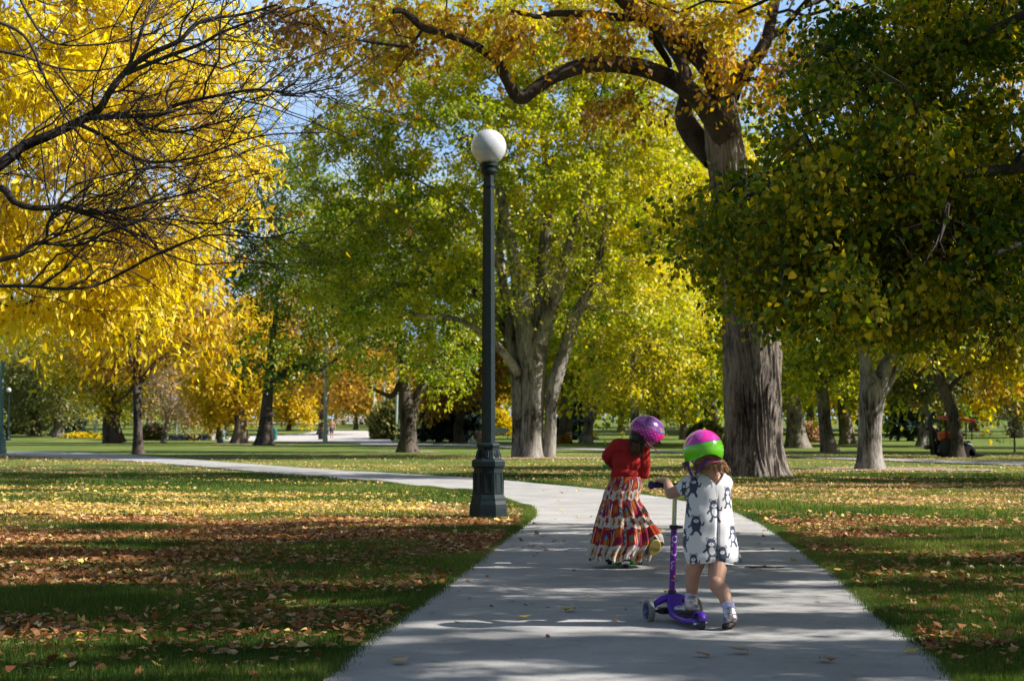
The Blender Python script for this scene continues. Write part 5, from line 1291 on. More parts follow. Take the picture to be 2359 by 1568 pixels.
me = text_on("micro", .078, M_let, sc, sp(.20) - HV * .0155 + LV * .004, SA, LV, ext=0)
wrap_on_stem(me, .0155); link("lettering", me, M_let, stem)
def patch(t0, t1, w, l0, mat, nm):
    V = []; Fc = []
    for j, t in enumerate((t0, t1)):
        for i in range(7):
            a = l0 + (i / 6 - .5) * w; V.append(sp(t) + (-HV * math.cos(a) + LV * math.sin(a)) * .0160)
    Fc = [(i, i + 1, i + 8, i + 7) for i in range(6)]
    mb = MB(); mb.add(V, Fc); mb.build(nm, mat, stem)
patch(.120, .128, 1.6, -.1, M_let, "sticker"); patch(.135, .175, 1.0, -.25, simple("red_sticker", (.6, .03, .06), .4), "sticker")
mb = MB(); cc_ = sp(.16) + (-HV * math.cos(-.25) + LV * math.sin(-.25)) * .0166
mb.box(cc_, (.009, .0012, .0028), Rax); mb.box(cc_, (.0028, .0014, .009), Rax); mb.build("cross_mark", M_white, stem)

# ------------------------------------------------------------------ toddler in the bear print romper
td = empty("person", (.97, 7.66, 0), "toddler from behind in white bear print romper and pink and green helmet", "person")
hc = W1(884, 322, 7.60); Rh = Matrix.Rotation(rad(8), 3, 'Z') @ Matrix.Rotation(rad(-6), 3, 'X')
prims = head_prims(hc, Rh, 1.0)
neck0, neck1 = W1(915, 420, 7.625), W1(945, 500, 7.66)
prims += [('c', neck0, neck1, .036, .038), ('c', neck1, W1(945, 560, 7.67), .045, .07),
          ('e', W1(935, 600, 7.675), (.095, .062, .08), None), ('e', W1(930, 780, 7.69), (.088, .066, .11), None), ('e', W1(925, 900, 7.70), (.092, .070, .07), None),
          ('c', W1(830, 525, 7.665), W1(1000, 525, 7.68), .034, .028)]
# left leg (on the deck), right leg pushing
prims += [('c', W1(865, 920, 7.71), W1(818, 1075, 7.74), .056, .043), ('c', W1(818, 1075, 7.74), W1(813, 1140, 7.76), .040, .037), ('c', W1(813, 1140, 7.76), W1(804, 1250, 7.79), .036, .026)]
prims += [('c', W1(985, 920, 7.71), W1(962, 1150, 7.63), .058, .040), ('e', W1(958, 1160, 7.615), (.036, .038, .038), None), ('c', W1(965, 1165, 7.63), W1(1008, 1215, 7.60), .040, .037), ('c', W1(1008, 1215, 7.60), W1(1040, 1310, 7.565), .036, .026)]
# left arm to the grip
GR = ST + LV * .083
el = W1(672, 585, 7.74); wrv = GR + Vector((.030, -.055, .022))
prims += [('c', W1(815, 530, 7.67), el, .033, .028), ('c', el, el.lerp(wrv, .45), .028, .026), ('c', el.lerp(wrv, .45), wrv, .026, .018)]
kn = GR + Vector((0.0, -.010, .024))
prims += [('e', wrv.lerp(kn, .6), (.021, .026, .012), Matrix.Rotation(rad(15), 3, 'Z')), ('c', wrv, kn, .015, .013)]
for i, (off, ln) in enumerate([(-.022, .9), (-.007, 1.05), (.008, 1.0), (.022, .8)]):
    o_ = GR + LV * (off - .004)
    a = o_ + Vector((0, -.014, .021)); b_ = o_ + Vector((0, .012, .022 + .001 * i)); c_ = o_ + Vector((0, .022 * ln, .004)); d_ = o_ + Vector((0, .016 * ln, -.012))
    prims += [('c', a, b_, .0068, .0062), ('c', b_, c_, .0062, .0056), ('c', c_, d_, .0056, .0050)]
prims += [('c', GR - LV * .030 + Vector((0, -.022, .012)), GR - LV * .026 + Vector((0, -.021, -.006)), .0075, .0065), ('c', GR - LV * .026 + Vector((0, -.021, -.006)), GR - LV * .016 + Vector((0, -.008, -.019)), .0065, .0055)]
# right arm, mostly hidden in front
GR2 = ST - LV * .083; el2 = Vector((1.015, 7.85, .60)); wr2 = GR2 + Vector((.028, -.05, .022)); kn2 = GR2 + Vector((0, -.010, .024))
prims += [('c', W1(1000, 530, 7.70), el2, .029, .026), ('c', el2, wr2, .027, .018), ('c', wr2, kn2, .015, .013), ('e', wr2.lerp(kn2, .6), (.021, .026, .012), None)]
for i, (off, ln) in enumerate([(-.022, .8), (-.007, 1.0), (.008, 1.05), (.022, .9)]):
    o_ = GR2 + LV * (off + .004)
    a = o_ + Vector((0, -.014, .021)); b_ = o_ + Vector((0, .012, .022)); c_ = o_ + Vector((0, .022 * ln, .004)); d_ = o_ + Vector((0, .016 * ln, -.012))
    prims += [('c', a, b_, .0068, .0062), ('c', b_, c_, .0062, .0056), ('c', c_, d_, .0056, .0050)]
prims += [('c', GR2 + LV * .030 + Vector((0, -.022, .012)), GR2 + LV * .020 + Vector((0, -.010, -.018)), .0075, .0058)]
blob("body", prims, M_skin, td, .0032, 5)
face(hc, Rh, td)

# romper: lofted from measured half widths, painted with the bear print
def bear(X, Z, cx, cy, h, lean=0.0, wsc=1.0, belly=True, flip=1, armup=1):
    """X,Z in zoom units (Z downwards). returns dark mask, white mask"""
    u = (X - cx) / (h * wsc * .9) * flip + lean * (Z - cy) / h; v = (cy - Z) / h  # v: -.5 .. .5
    E = lambda a, b_, ra, rb: ((u - a) / ra) ** 2 + ((v - b_) / rb) ** 2 < 1
    def Cp(a0, b0, a1, b1, r):
        dx, dy = a1 - a0, b1 - b0; t = np.clip(((u - a0) * dx + (v - b0) * dy) / (dx * dx + dy * dy), 0, 1)
        return (u - a0 - t * dx) ** 2 + (v - b0 - t * dy) ** 2 < r * r
    dark = E(0, .27, .20, .19) | E(0, -.05, .215, .26) | Cp(-.10, .12, .10, .12, .15)
    dark |= E(-.16, .43, .07, .07) | E(.16, .43, .07, .07)
    dark |= Cp(-.17, .06, -.36, -.10, .045) | (Cp(.18, .02, .33, .02, .042) | Cp(.33, .02, .38, .14, .038) if armup else Cp(.17, .06, .34, -.12, .045))
    dark |= Cp(-.12, -.25, -.20, -.42, .055) | Cp(-.20, -.43, -.27, -.44, .045) | Cp(.10, -.25, .22, -.44, .06)
    white = E(0, .21, .125, .075) | E(-.16, .43, .035, .035) | E(.16, .43, .035, .035)
    if belly: white |= E(.0, -.06, .13, .17)
    nose = E(0, .235, .035, .022) | Cp(0, .235, 0, .19, .008)
    return dark, white & ~nose
BEARS = [(812, 540, 135, .15, .9, False, 1, 1), (938, 690, 150, -.1, .95, True, 1, 1), (1026, 608, 145, -.08, .72, True, 1, 0), (825, 782, 132, .0, 1.0, False, 1, 1), (922, 935, 155, -.1, 1.05, True, 1, 0), (1064, 855, 145, -.12, .7, True, 1, 0), (988, 985, 150, .05, .8, False, 1, 1),
         (812, 1020, 125, 0, .8, True, 1, 1), (752, 560, 110, .1, .6, False, 1, 0), (768, 670, 130, 0, .7, False, 1, 0), (752, 880, 150, 0, .6, False, 1, 1), (890, 560, 60, 0, .3, False, 1, 1) if False else (1118, 1010, 140, -.1, .6, False, 1, 0)]
def romper():
    #          zy    xl    xr   depth  Yc
    rows = [(452, 905, 995, .030, 7.66), (462, 862, 1020, .042, 7.66), (478, 820, 1034, .050, 7.665), (505, 790, 1044, .060, 7.67), (540, 782, 1047, .068, 7.67), (600, 780, 1052, .072, 7.675), (680, 772, 1060, .075, 7.68), (760, 764, 1070, .080, 7.685), (840, 757, 1084, .086, 7.69), (900, 755, 1097, .090, 7.69), (950, 760, 1110, .092, 7.695), (990, 772, 1122, .092, 7.695), (1018, 785, 1128, .090, 7.70)]
    C = catmull(np.array(rows, float), 22); nz = len(C); n = 420
    a = np.linspace(0, 2 * np.pi, n, endpoint=False)
    V = np.zeros((nz, n, 3)); ZX = np.zeros((nz, n)); ZY = np.zeros((nz, n))
    for j, (zy, xl, xr, dp, Yc) in enumerate(C):
        L_, R_ = W1(xl, zy, Yc), W1(xr, zy, Yc); cx = (L_.x + R_.x) / 2; rx = (R_.x - L_.x) / 2
        fold = 1 + (.022 * np.sin(5 * a + 1.0) + .014 * np.sin(9 * a + 2 + zy * .01)) * np.clip((zy - 560) / 400, 0, 1)
        ca, sa = np.cos(a), np.sin(a)
        V[j, :, 0] = cx + rx * np.sign(ca) * np.abs(ca) ** .85 * fold; V[j, :, 1] = Yc + dp * np.sign(sa) * np.abs(sa) ** .85 * fold; V[j, :, 2] = L_.z
        ZX[j] = (xl + xr) / 2 + (xr - xl) / 2 * np.sign(ca) * np.abs(ca) ** .85; ZY[j] = zy
    # hem hangs unevenly into two short legs; neckline dips in a V at the back
    hem = np.clip((ZY - 930) / 90, 0, 1) ** 2
    V[..., 2] += hem * (.010 * np.sin((ZX - 880) / 60.0) - .012 * np.exp(-((ZX - 975) / 55) ** 2) + .004 * np.sin(ZX / 21.))
    V[..., 1] += (.016 * sn(V * np.array([1, 1, .45]), 12.0, 4) + .005 * sn(V, 30.0, 5)) * np.clip((ZY - 500) / 200, 0, 1) + .0022 * sn(V, 70.0, 6)
    V[..., 1] += .014 * np.exp(-((ZX - 958) / 9) ** 2) * np.clip((ZY - 560) / 300, 0, 1) * (np.sin(a)[None] < 0)
    backside = np.sin(a)[None] < .15
    base = np.array([.76, .75, .78]); dark = np.array([.06, .07, .115])
    colr = np.ones((nz, n, 3)) * base
    zxm = np.where(backside, ZX, 1880 - ZX + 20)
    for (cx, cy, h, ln, ws, bl, fl, au) in BEARS:
        d, w = bear(zxm, ZY, cx, cy, h, ln, ws, bl, fl, au)
        speck = (np.sin(zxm * 1.1 + ZY * .7) * np.sin(zxm * .6 - ZY * 1.3)) > .72
        colr[d] = dark; colr[d & speck] = dark * 2.6; colr[w] = base * 1.05
    seam = (np.abs(ZX - (948 + (ZY - 530) * .045)) < 1.6) & backside & (ZY > 528); colr[seam] = base * .45
    keep = np.ones((nz, n), bool)
    vneck = (ZY < 530 - np.abs(ZX - 950) * 1.25) & (np.sin(a)[None] < .2)
    keep &= ~vneck
    edge = (ZY < 541 - np.abs(ZX - 950) * 1.25) & backside; colr[edge] = base * .72
    # legs gap at the bottom centre
    i = np.arange(n); j = np.arange(nz - 1)[:, None]; A = j * n + i; B = j * n + (i + 1) % n
    Fq = np.stack([A, B, B + n, A + n], -1).reshape(-1, 4)
    kf = keep.reshape(-1)[Fq].all(axis=1)
    me = mesh_np("romper", V.reshape(-1, 3), Fq[kf], {"paint": colr.reshape(-1, 3)})
    o = link("romper", me, vcol("bear_print_cotton", .85, .2, .25, sheen=.2), td, smooth=True)
    md = o.modifiers.new("t", 'SOLIDIFY'); md.thickness = .003; md.offset = -1
    # short sleeves
    for (pts, rs) in [([W1(842, 512, 7.665), W1(800, 530, 7.67), W1(768, 556, 7.69), W1(748, 572, 7.70)], [.044, .047, .045, .044]), ([W1(998, 508, 7.68), W1(1008, 524, 7.71), Vector((1.020, 7.755, .680)), Vector((1.018, 7.790, .662))], [.042, .045, .043, .041])]:
        Cc = catmull(np.column_stack([np.array([tuple(p) for p in pts]), rs]), 14)
        V, Fq = tube_np(Cc[:, :3], Cc[:, 3], 90)
        zx = (V[:, 0] * F / V[:, 1] + CX - 1302.2) / .36106; zyv = ((HOR + (CAMH - V[:, 2]) * F / V[:, 1]) - 924.7) / .36106
        c2 = np.ones((len(V), 3)) * base
        for (cx, cy, h, ln, ws, bl, fl, au) in [BEARS[0], BEARS[8]]:
            d, w = bear(zx, zyv, cx, cy, h, ln, ws, bl, fl, au); c2[d] = dark; c2[w] = base
        me = mesh_np("sleeve", V, Fq, {"paint": c2}); o2 = link("sleeve", me, o.data.materials[0], td, smooth=True)
        md = o2.modifiers.new("t", 'SOLIDIFY'); md.thickness = .003
romper()
# white shorts hem peeking out
mb = MB()
for (zx, w) in ((870, 60), (1000, 62)):
    p0, p1 = W1(zx, 960, 7.70), W1(zx - 2, 1042 if zx > 900 else 1022, 7.69)
    mb.tube([p0, p1], [.060, .062], 24, caps=False)
mb.build("shorts", M_white, td, smooth=True)

# helmet
def rim_t(th):
    back = np.cos(th)  # 1 front, -1 back
    d = np.abs(((th - math.pi + math.pi) % (2 * math.pi)) - math.pi)
    db = np.abs(np.abs(((th + math.pi) % (2 * math.pi)) - math.pi) - math.pi)  # angular distance from the back
    r = 2.06 - .26 * np.exp(-(db / .45) ** 2) + .05 * np.cos(5 * db) * np.exp(-(db / .9) ** 2)
    return np.where(back > .5, 1.62, r) + 0 * d
def col_t(D, th, ph, s):
    c = np.ones(D.shape) * np.array([.82, .035, .40])
    P = D * 6
    f = sn(P, 1.2, 7); g = sn(P, 3.2, 8)
    c = np.where((f > .35)[..., None], np.array([.62, .08, .50]), c)
    c = np.where((g > 1.0)[..., None], np.array([.16, .03, .30]), c)
    side = D[..., 0] < -.86
    c = np.where((side & (f < .1))[..., None], np.array([.85, .30, .25]), c)
    z = D[..., 2] - .10 * D[..., 0]
    c = np.where((z < .36)[..., None], np.array([.25, .10, .42]), c)
    c = np.where((z < .31)[..., None], np.array([.17, .66, .015]), c)
    dd = np.sqrt((D[..., 0] - .20) ** 2 + (z - .12) ** 2)
    bk = D[..., 1] < 0
    c = np.where(((dd < .05) & bk)[..., None], np.array([.45, .30, .30]), c)
    c = np.where(((dd < .032) & bk & ((np.abs(D[..., 0] - .20) < .009) | (np.abs(z - .12) < .009)))[..., None], np.array([.8, .8, .8]), c)
    slit = (np.abs(np.sin(th * 3)) < .16) & (ph > .35) & (ph < .8) & (D[..., 1] > -.25)
    c = np.where(slit[..., None], np.array([.01, .01, .01]), c)
    return c
Rhm = Rh @ Matrix.Rotation(rad(-4), 3, 'Y')
hm = helmet_mesh("helmet", tuple(W1(880, 312, 7.60)), Rhm, (.098, .118, .103), rim_t, col_t, td, M_helm, M_foam)
Hc = W1(880, 312, 7.60)
def ribbon(name, pts, w, mat, parent, wd=Vector((1, 0, 0))):
    C = catmull(np.array([tuple(p) for p in pts]), 6); mb = MB(); V = []
    for p in C: V += [Vector(p) - wd * w / 2, Vector(p) + wd * w / 2]
    mb.add(V, [(2 * i, 2 * i + 1, 2 * i + 3, 2 * i + 2) for i in range(len(C) - 1)]); o = mb.build(name, mat, parent, smooth=True); o.modifiers.new("t", 'SOLIDIFY').thickness = .002; return o
M_strap = simple("purple_strap", (.10, .02, .25), .7, var=.2, scale=90)
ribbon("strap", [W1(772, 385, 7.575), W1(785, 415, 7.57), W1(800, 455, 7.58), W1(815, 475, 7.60)], .012, M_strap, hm)
ribbon("strap", [W1(905, 370, 7.505), W1(880, 400, 7.515), W1(850, 432, 7.54), W1(828, 465, 7.58)], .013, M_strap, hm)
ribbon("strap", [W1(900, 392, 7.50), W1(945, 386, 7.497), W1(985, 380, 7.52)], .005, simple("pink_cord", (.6, .05, .3), .5), hm, Vector((0, 0, 1)))
mb = MB(); mb.box(W1(815, 370, 7.535), (.022, .006, .012), Matrix.Rotation(rad(35), 3, 'Y'), bev=.002); mb.build("buckle", M_white, hm)
# hair: dark under-rim mass and loose curls
rngh = np.random.RandomState(3)
blob("hair", [('e', W1(892, 330, 7.585), (.082, .086, .070), None), ('e', W1(925, 385, 7.60), (.074, .058, .026), None)], M_hair_brown, td, .005, 3)
roots, dirs, lens = [], [], []
for i in range(420):
    u = rngh.rand(); zx = 835 + 180 * u; y = 7.545 + .05 * (2 * u - 1) ** 2 + rngh.rand() * .03
    roots.append(tuple(W1(zx, 378 + rngh.rand() * 28, y))); dirs.append((rngh.normal() * .35 + (u - .45) * 1.1, rngh.normal() * .3 - .15, rngh.normal() * .2)); lens.append(rngh.uniform(.016, .03) if .36 < u < .74 else rngh.uniform(.03, .062))
for i in range(60):
    roots.append(tuple(W1(765 + rngh.rand() * 25, 375 + rngh.rand() * 20, 7.60))); dirs.append((rngh.normal() * .4 - .4, rngh.normal() * .3, .1)); lens.append(rngh.uniform(.02, .05))
strands("curls", roots, dirs, lens, M_hair_gold, td, .0017, .006, 95, .8, 12, 4)
# socks and shiny shoes
M_sock = simple("lilac_sock", (.55, .52, .80), .9, var=.08, scale=80, bmp=.3)
M_glit = None
def glitter():
    m, nt, b = newmat("silver_glitter")
    v = nt.nodes.new("ShaderNodeTexVoronoi"); v.inputs["Scale"].default_value = 110
    nt.links.new(objcoord(nt), v.inputs["Vector"])
    sep = nt.nodes.new("ShaderNodeSeparateColor"); nt.links.new(v.outputs["Color"], sep.inputs[0])
    nt.links.new(ramp(nt, sep.outputs[0], [(0, (.30, .28, .34)), (.45, (.62, .60, .66)), (.7, (.55, .34, .26)), (1, (.45, .65, .85))]), b.inputs["Base Color"])
    b.inputs["Metallic"].default_value = .85; b.inputs["Roughness"].default_value = .38
    bump(nt, b, sep.outputs[1], .6, .003); return m
M_glit = glitter(); M_sole = simple("brown_sole", (.07, .055, .05), .7, var=.2, scale=40)
def shoe(ankle, toe_dir, pitch, parent, ln=.140, w=.052, sole_col=M_sole, upper=M_glit, drop=.052):
    """toe_dir: horizontal unit vector; pitch: heel raise (radians)"""
    td_ = Vector(toe_dir).normalized(); side = td_.cross(Vector((0, 0, 1))).normalized(); up = side.cross(td_)
    R = Matrix((tuple(side), tuple(td_), tuple(up))).transposed() @ Matrix.Rotation(-pitch, 3, 'X')
    a = Vector(ankle); P = lambda x, y, z: a + R @ Vector((x, y, z))
    pr = [('c', P(0, -.006, .012), P(0, -.004, -.018), .031, .034), ('e', P(0, -.012, -.026), (.031, .040, .026), R), ('e', P(0, .030, -.032), (w * .52, .045, .020), R), ('e', P(0, ln * .45, -.034), (w * .50, .036, .018), R)]
    s_ = blob("shoe", pr, upper, parent, .0032, 4)
    n = 28; V = []
    for z in (-drop + .000, -drop + .016):
        for i in range(n):
            t = 6.283 * i / n; y = .028 + (ln * .5) * math.sin(t); x = w * .56 * math.cos(t) * (1.0 if math.sin(t) > 0 else .86)
            x = math.copysign(abs(x) ** .9 * (w * .56) ** .1, x); V.append(P(x, y, z))
    mb = MB(); mb.add(V, [tuple(range(n))[::-1], tuple(range(n, 2 * n))] + [(i, (i + 1) % n, (i + 1) % n + n, i + n) for i in range(n)])
    o = mb.build("sole", sole_col, s_); md = o.modifiers.new("b", 'BEVEL'); md.width = .003; md.segments = 2
    return s_
def sock(p0, p1, r0, r1, parent, mat=M_sock):
    p0, p1 = Vector(p0), Vector(p1); mb = MB(); q = [p0.lerp(p1, t) for t in (0, .15, .3, .5, .7, 1)]
    mb.tube(q, [r0 * .98, r0 * 1.08, r0 * .98, r0 * 1.03, r0 * .98, r1], 24); mb.build("sock", mat, parent, smooth=True)
an1 = Vector((W1(800, 1290, 7.77).x, 7.77, .115)); sock(W1(804, 1228, 7.785), an1, .030, .031, td)
shoe(an1, (-.62, .55, 0), rad(0), td)
an2 = Vector((W1(1047, 1345, 7.55).x, 7.545, .085)); sock(W1(1037, 1288, 7.57), an2 + Vector((0, 0, .012)), .0295, .031, td)
shoe(an2, (-.15, .9, 0), rad(24), td, drop=.050)

# ------------------------------------------------------------------ girl in red with her scooter
YG = 11.0
gl = empty("person", (W1(385, 1000, YG).x, YG, 0), "girl from behind in red sweater and long patterned skirt, head bowed under a purple helmet", "person")
ghc = W1(512, 205, 10.92)
upv = Vector((.42, -.16, .86)).normalized(); fwd = Vector((.72, .42, -.55)); fwd = (fwd - upv * fwd.dot(upv)).normalized(); rgt = fwd.cross(upv).normalized()
Rg = Matrix((tuple(rgt), tuple(fwd), tuple(upv))).transposed()
gp = head_prims(ghc, Rg, 1.02)
gp += [('c', W1(490, 250, 10.95), W1(440, 320, 11.0), .040, .045), ('e', W1(405, 400, 11.02), (.10, .07, .12), None), ('e', W1(385, 560, 11.02), (.10, .08, .10), None),
       ('c', W1(350, 620, 11.0), W1(365, 960, 11.02), .06, .04), ('c', W1(420, 620, 11.0), W1(480, 820, 10.98), .06, .045), ('c', W1(480, 820, 10.98), W1(550, 900, 10.86), .042, .032)]
# hands towards the handlebar in front of her
ghl, ghr = Vector((W1(330, 430, 11.25).x, 11.27, .70)), Vector((W1(470, 440, 11.25).x, 11.27, .70))
gp += [('c', W1(300, 365, 11.08), ghl, .026, .020), ('c', W1(515, 440, 11.05), ghr, .026, .020)]
for h in (ghl, ghr):
    gp += [('e', h + Vector((0, .02, .005)), (.026, .03, .013), None)]
    for i, ln in enumerate((.8, 1.0, 1.05, .9)):
        o_ = h + Vector((-.022 + .0145 * i, .04, .004)); gp += [('c', o_, o_ + Vector((0, .018 * ln, .002)), .0072, .0066), ('c', o_ + Vector((0, .018 * ln, .002)), o_ + Vector((0, .026 * ln, -.018)), .0066, .006)]
    gp += [('c', h + Vector((.026, .01, 0)), h + Vector((.020, .032, -.016)), .008, .0065)]
blob("body", gp, M_skin, gl, .004, 5)
face(ghc, Rg, gl, 1.02)
M_red = simple("red_knit", (.42, .012, .012), .9, var=.16, scale=90, bmp=.5)
sw = [('e', W1(410, 300, 10.99), (.105, .072, .055), Matrix.Rotation(rad(8), 3, 'Y')), ('c', W1(345, 285, 11.0), W1(480, 300, 10.99), .062, .062), ('e', W1(405, 380, 11.0), (.118, .082, .11), None), ('e', W1(390, 455, 11.0), (.104, .078, .075), None), ('e', W1(383, 492, 11.0), (.106, .082, .03), None),
      ('c', W1(322, 290, 11.0), W1(275, 338, 11.04), .052, .044), ('c', W1(275, 338, 11.04), W1(266, 350, 11.10), .042, .040), ('c', W1(268, 350, 11.06), W1(318, 415, 11.22), .040, .030),
      ('c', W1(497, 305, 10.98), W1(508, 400, 10.98), .050, .043), ('c', W1(508, 400, 10.98), W1(505, 458, 11.0), .043, .038), ('c', W1(505, 458, 11.0), W1(478, 440, 11.2), .038, .030)]
def fold_red(me):
    n = len(me.vertices); co = np.zeros(n * 3, np.float32); me.vertices.foreach_get("co", co); co = co.reshape(-1, 3)
    nv = np.zeros(n * 3, np.float32); me.vertices.foreach_get("normal", nv); nv = nv.reshape(-1, 3)
    f = .0045 * sn(co * np.array([1, 1, .35]), 55, 2) + .003 * sn(co, 90, 3); co += nv * f[:, None]; me.vertices.foreach_set("co", co.ravel())
blob("sweater", sw, M_red, gl, .0045, 7, fold_red)
def skirt():
    rows = [(478, 292, 478, .085, 11.0), (500, 286, 484, .090, 11.0), (540, 268, 488, .095, 11.0), (580, 250, 478, .098, 11.0), (630, 238, 478, .105, 11.0), (680, 222, 510, .115, 10.99), (730, 208, 538, .125, 10.98), (790, 192, 564, .135, 10.97), (850, 180, 582, .140, 10.96), (900, 168, 592, .145, 10.95), (950, 150, 560, .150, 10.95), (985, 142, 548, .155, 10.95), (1003, 150, 540, .15, 10.95)]
    C = catmull(np.array(rows, float), 20); nz, n = len(C), 520
    a = np.linspace(0, 2 * np.pi, n, endpoint=False); V = np.zeros((nz, n, 3)); ZY = np.zeros((nz, n)); U = np.tile(a / (2 * np.pi), (nz, 1))
    for j, (zy, xl, xr, dp, Yc) in enumerate(C):
        L_, R_ = W1(xl, zy, Yc), W1(xr, zy, Yc); cx = (L_.x + R_.x) / 2; rx = (R_.x - L_.x) / 2; g = np.clip((zy - 490) / 500, 0, 1)
        pleat = .24 * g ** .8 * np.sin(13 * a + .8 * math.sin(zy * .008)) * .5 + .06 * g * np.sin(29 * a + zy * .01) + .05 * np.clip((zy - 905) / 90, 0, 1) * np.sin(53 * a + 2)
        fr = 1 + pleat - .08 * g
        V[j, :, 0] = cx + rx * np.cos(a) * (1 + pleat * .45 - .02 * g); V[j, :, 1] = Yc + dp * np.sin(a) * fr * 1.1; V[j, :, 2] = L_.z; ZY[j] = zy
    V[..., 2] += np.clip((ZY - 930) / 70, 0, 1) * .014 * np.sin(9 * a + 1)
    # bands
    red, wht, org, pur, blk, teal = map(np.array, ([.38, .015, .012], [.66, .60, .52], [.72, .24, .02], [.13, .02, .14], [.02, .015, .02], [.05, .32, .38]))
    zz = ZY + 7 * np.sin(13 * a)[None] + 3 * np.sin(31 * a)[None]
    lev = np.digitize(zz, [562, 622, 730, 800, 912]) ; isr = (lev % 2 == 0)
    edges = np.array([485, 562, 622, 730, 800, 912, 1010]); vv = (zz - edges[lev]) / (edges[lev + 1] - edges[lev])
    cols = 22 + 4 * (lev >= 2) + 4 * (lev >= 4)
    uc = (U * cols + .3 * lev) % 1.0; ui = np.floor(U * cols + .3 * lev).astype(int)
    colr = np.where(isr[..., None], red, wht)
    k = ui % 4
    d = np.abs(uc - .5)
    # ikat streaks
    st = np.sin(uc * 25 + ui * 3.1) * .5 + np.sin(vv * 6 + ui * 2.0) * .5
    colr = np.where((isr & (st > .35) & (d < .42))[..., None], org, colr)
    colr = np.where((isr & (st < -.45))[..., None], pur, colr)
    # white V motifs and link chains
    V1 = isr & (k == 1) & (np.abs(d - .38 * (1 - vv) - .05) < .055) & (vv > .15); colr = np.where(V1[..., None], wht, colr)
    ch = isr & (k == 3) & (d < .20); colr = np.where(ch[..., None], wht, colr)
    dm = ch & ((d / .2 + np.abs((vv * 3) % 1 - .5) / .42) < 1); colr = np.where(dm[..., None], blk, colr)
    dm2 = ch & ((d / .13 + np.abs((vv * 3) % 1 - .5) / .28) < 1); colr = np.where(dm2[..., None], teal, colr)
    dm3 = isr & (k == 0) & ((d / .3 + np.abs(vv - .6) / .2) < 1); colr = np.where(dm3[..., None], teal, colr)
    # flowers on the pale bands
    h = np.sin(ui * 12.9 + lev * 4.1) * 43758.5; h = h - np.floor(h)
    fx_, fy_ = uc - (.3 + .4 * h), vv - (.3 + .4 * ((h * 7) % 1)); rr_ = np.sqrt((fx_ * .7) ** 2 + (fy_ * .6) ** 2)
    pt = ~isr & (rr_ < .20 + .05 * np.sin(5 * np.arctan2(fy_, fx_))); colr = np.where(pt[..., None], np.where((h > .5)[..., None], org * .8, red * .9 + .02), colr)
    colr = np.where((~isr & (rr_ < .06))[..., None], blk, colr)
    spk = ~isr & (np.sin(U * 900) * np.sin(ZY * .6 + U * 200) > .80); colr = np.where(spk[..., None], blk * 3 + .05, colr)
    i = np.arange(n); j = np.arange(nz - 1)[:, None]; A = j * n + i; B = j * n + (i + 1) % n
    me = mesh_np("skirt", V.reshape(-1, 3), np.stack([A, B, B + n, A + n], -1).reshape(-1, 4), {"paint": colr.reshape(-1, 3)})
    o = link("skirt", me, vcol("printed_cotton", .85, .2, .2, sheen=.15), gl, smooth=True); md = o.modifiers.new("t", 'SOLIDIFY'); md.thickness = .003
    return o
skirt()
# flap of skirt thrown over the raised foot
M_yel = simple("tan_rubber", (.58, .42, .10), .6, var=.12, scale=30)
def flap():
    C = catmull(np.array([(540, 800, .05), (565, 850, .062), (585, 890, .058), (598, 915, .046)], float), 10); V = []; n = 40
    Cc = np.array([tuple(W1(c[0], c[1], 10.90 - .06 * i / len(C))) for i, c in enumerate(C)])
    V, Fq = tube_np(Cc, C[:, 2] * .8, n, lambda th, p: 1 + .10 * np.sin(7 * th) + .05 * np.sin(13 * th))
    r = np.random.RandomState(4); wht = np.array([.66, .60, .52]); t = np.repeat(np.linspace(0, 1, len(C)), n); f = sn(V, 70, 9)
    colr = np.where((t < .45)[:, None], np.array([.45, .05, .02]), wht); colr = np.where((f > .7)[:, None], np.array([.6, .2, .03]), colr); colr = np.where((f < -.9)[:, None], np.array([.05, .04, .05]), colr)
    me = mesh_np("skirt_hem", V, Fq, {"paint": colr}); link("skirt_hem", me, vcol("printed_cotton_hem", .85, .2), gl, smooth=True)
flap()
# raised foot: sole towards the viewer
fc = W1(570, 930, 10.80); nrm = Vector((.05, -1, -.12)).normalized(); upd = Vector((.28, .0, 1)).normalized(); upd = (upd - nrm * upd.dot(nrm)).normalized(); sd = upd.cross(nrm)
n = 30; V = []
for z in (0, -.016):
    for i in range(n):
        t = 6.283 * i / n; y = .058 * math.sin(t); x = .040 * math.cos(t) * (1 + .12 * math.sin(t)); V.append(fc + sd * x + upd * y + nrm * (z + .016))
mb = MB(); mb.add(V, [tuple(range(n))[::-1], tuple(range(n, 2 * n))] + [(i, (i + 1) % n, (i + 1) % n + n, i + n) for i in range(n)])
Rf = Matrix((tuple(sd), tuple(-nrm), tuple(upd))).transposed()
sh = blob("shoe", [('e', fc - nrm * .022, (.037, .024, .054), Rf), ('e', fc - nrm * .045 + upd * .02, (.032, .03, .038), Rf)], simple("tan_leather", (.35, .22, .10), .6), gl, .004, 3)
so = mb.build("sole", M_yel, sh); so.modifiers.new("b", 'BEVEL').width = .004
mb = MB()
for t in (-.008, .0): mb.tube([fc + sd * -.036 + upd * (t - .004) + nrm * .0165, fc + sd * .036 + upd * (t + .004) + nrm * .0165], [.0012, .0012], 6)
mb.build("tread", M_sole, sh)
shoe(Vector((W1(372, 960, 11.05).x, 11.02, .125)), (0, 1, 0), 0, gl, upper=simple("brown_leather", (.2, .1, .05), .6))
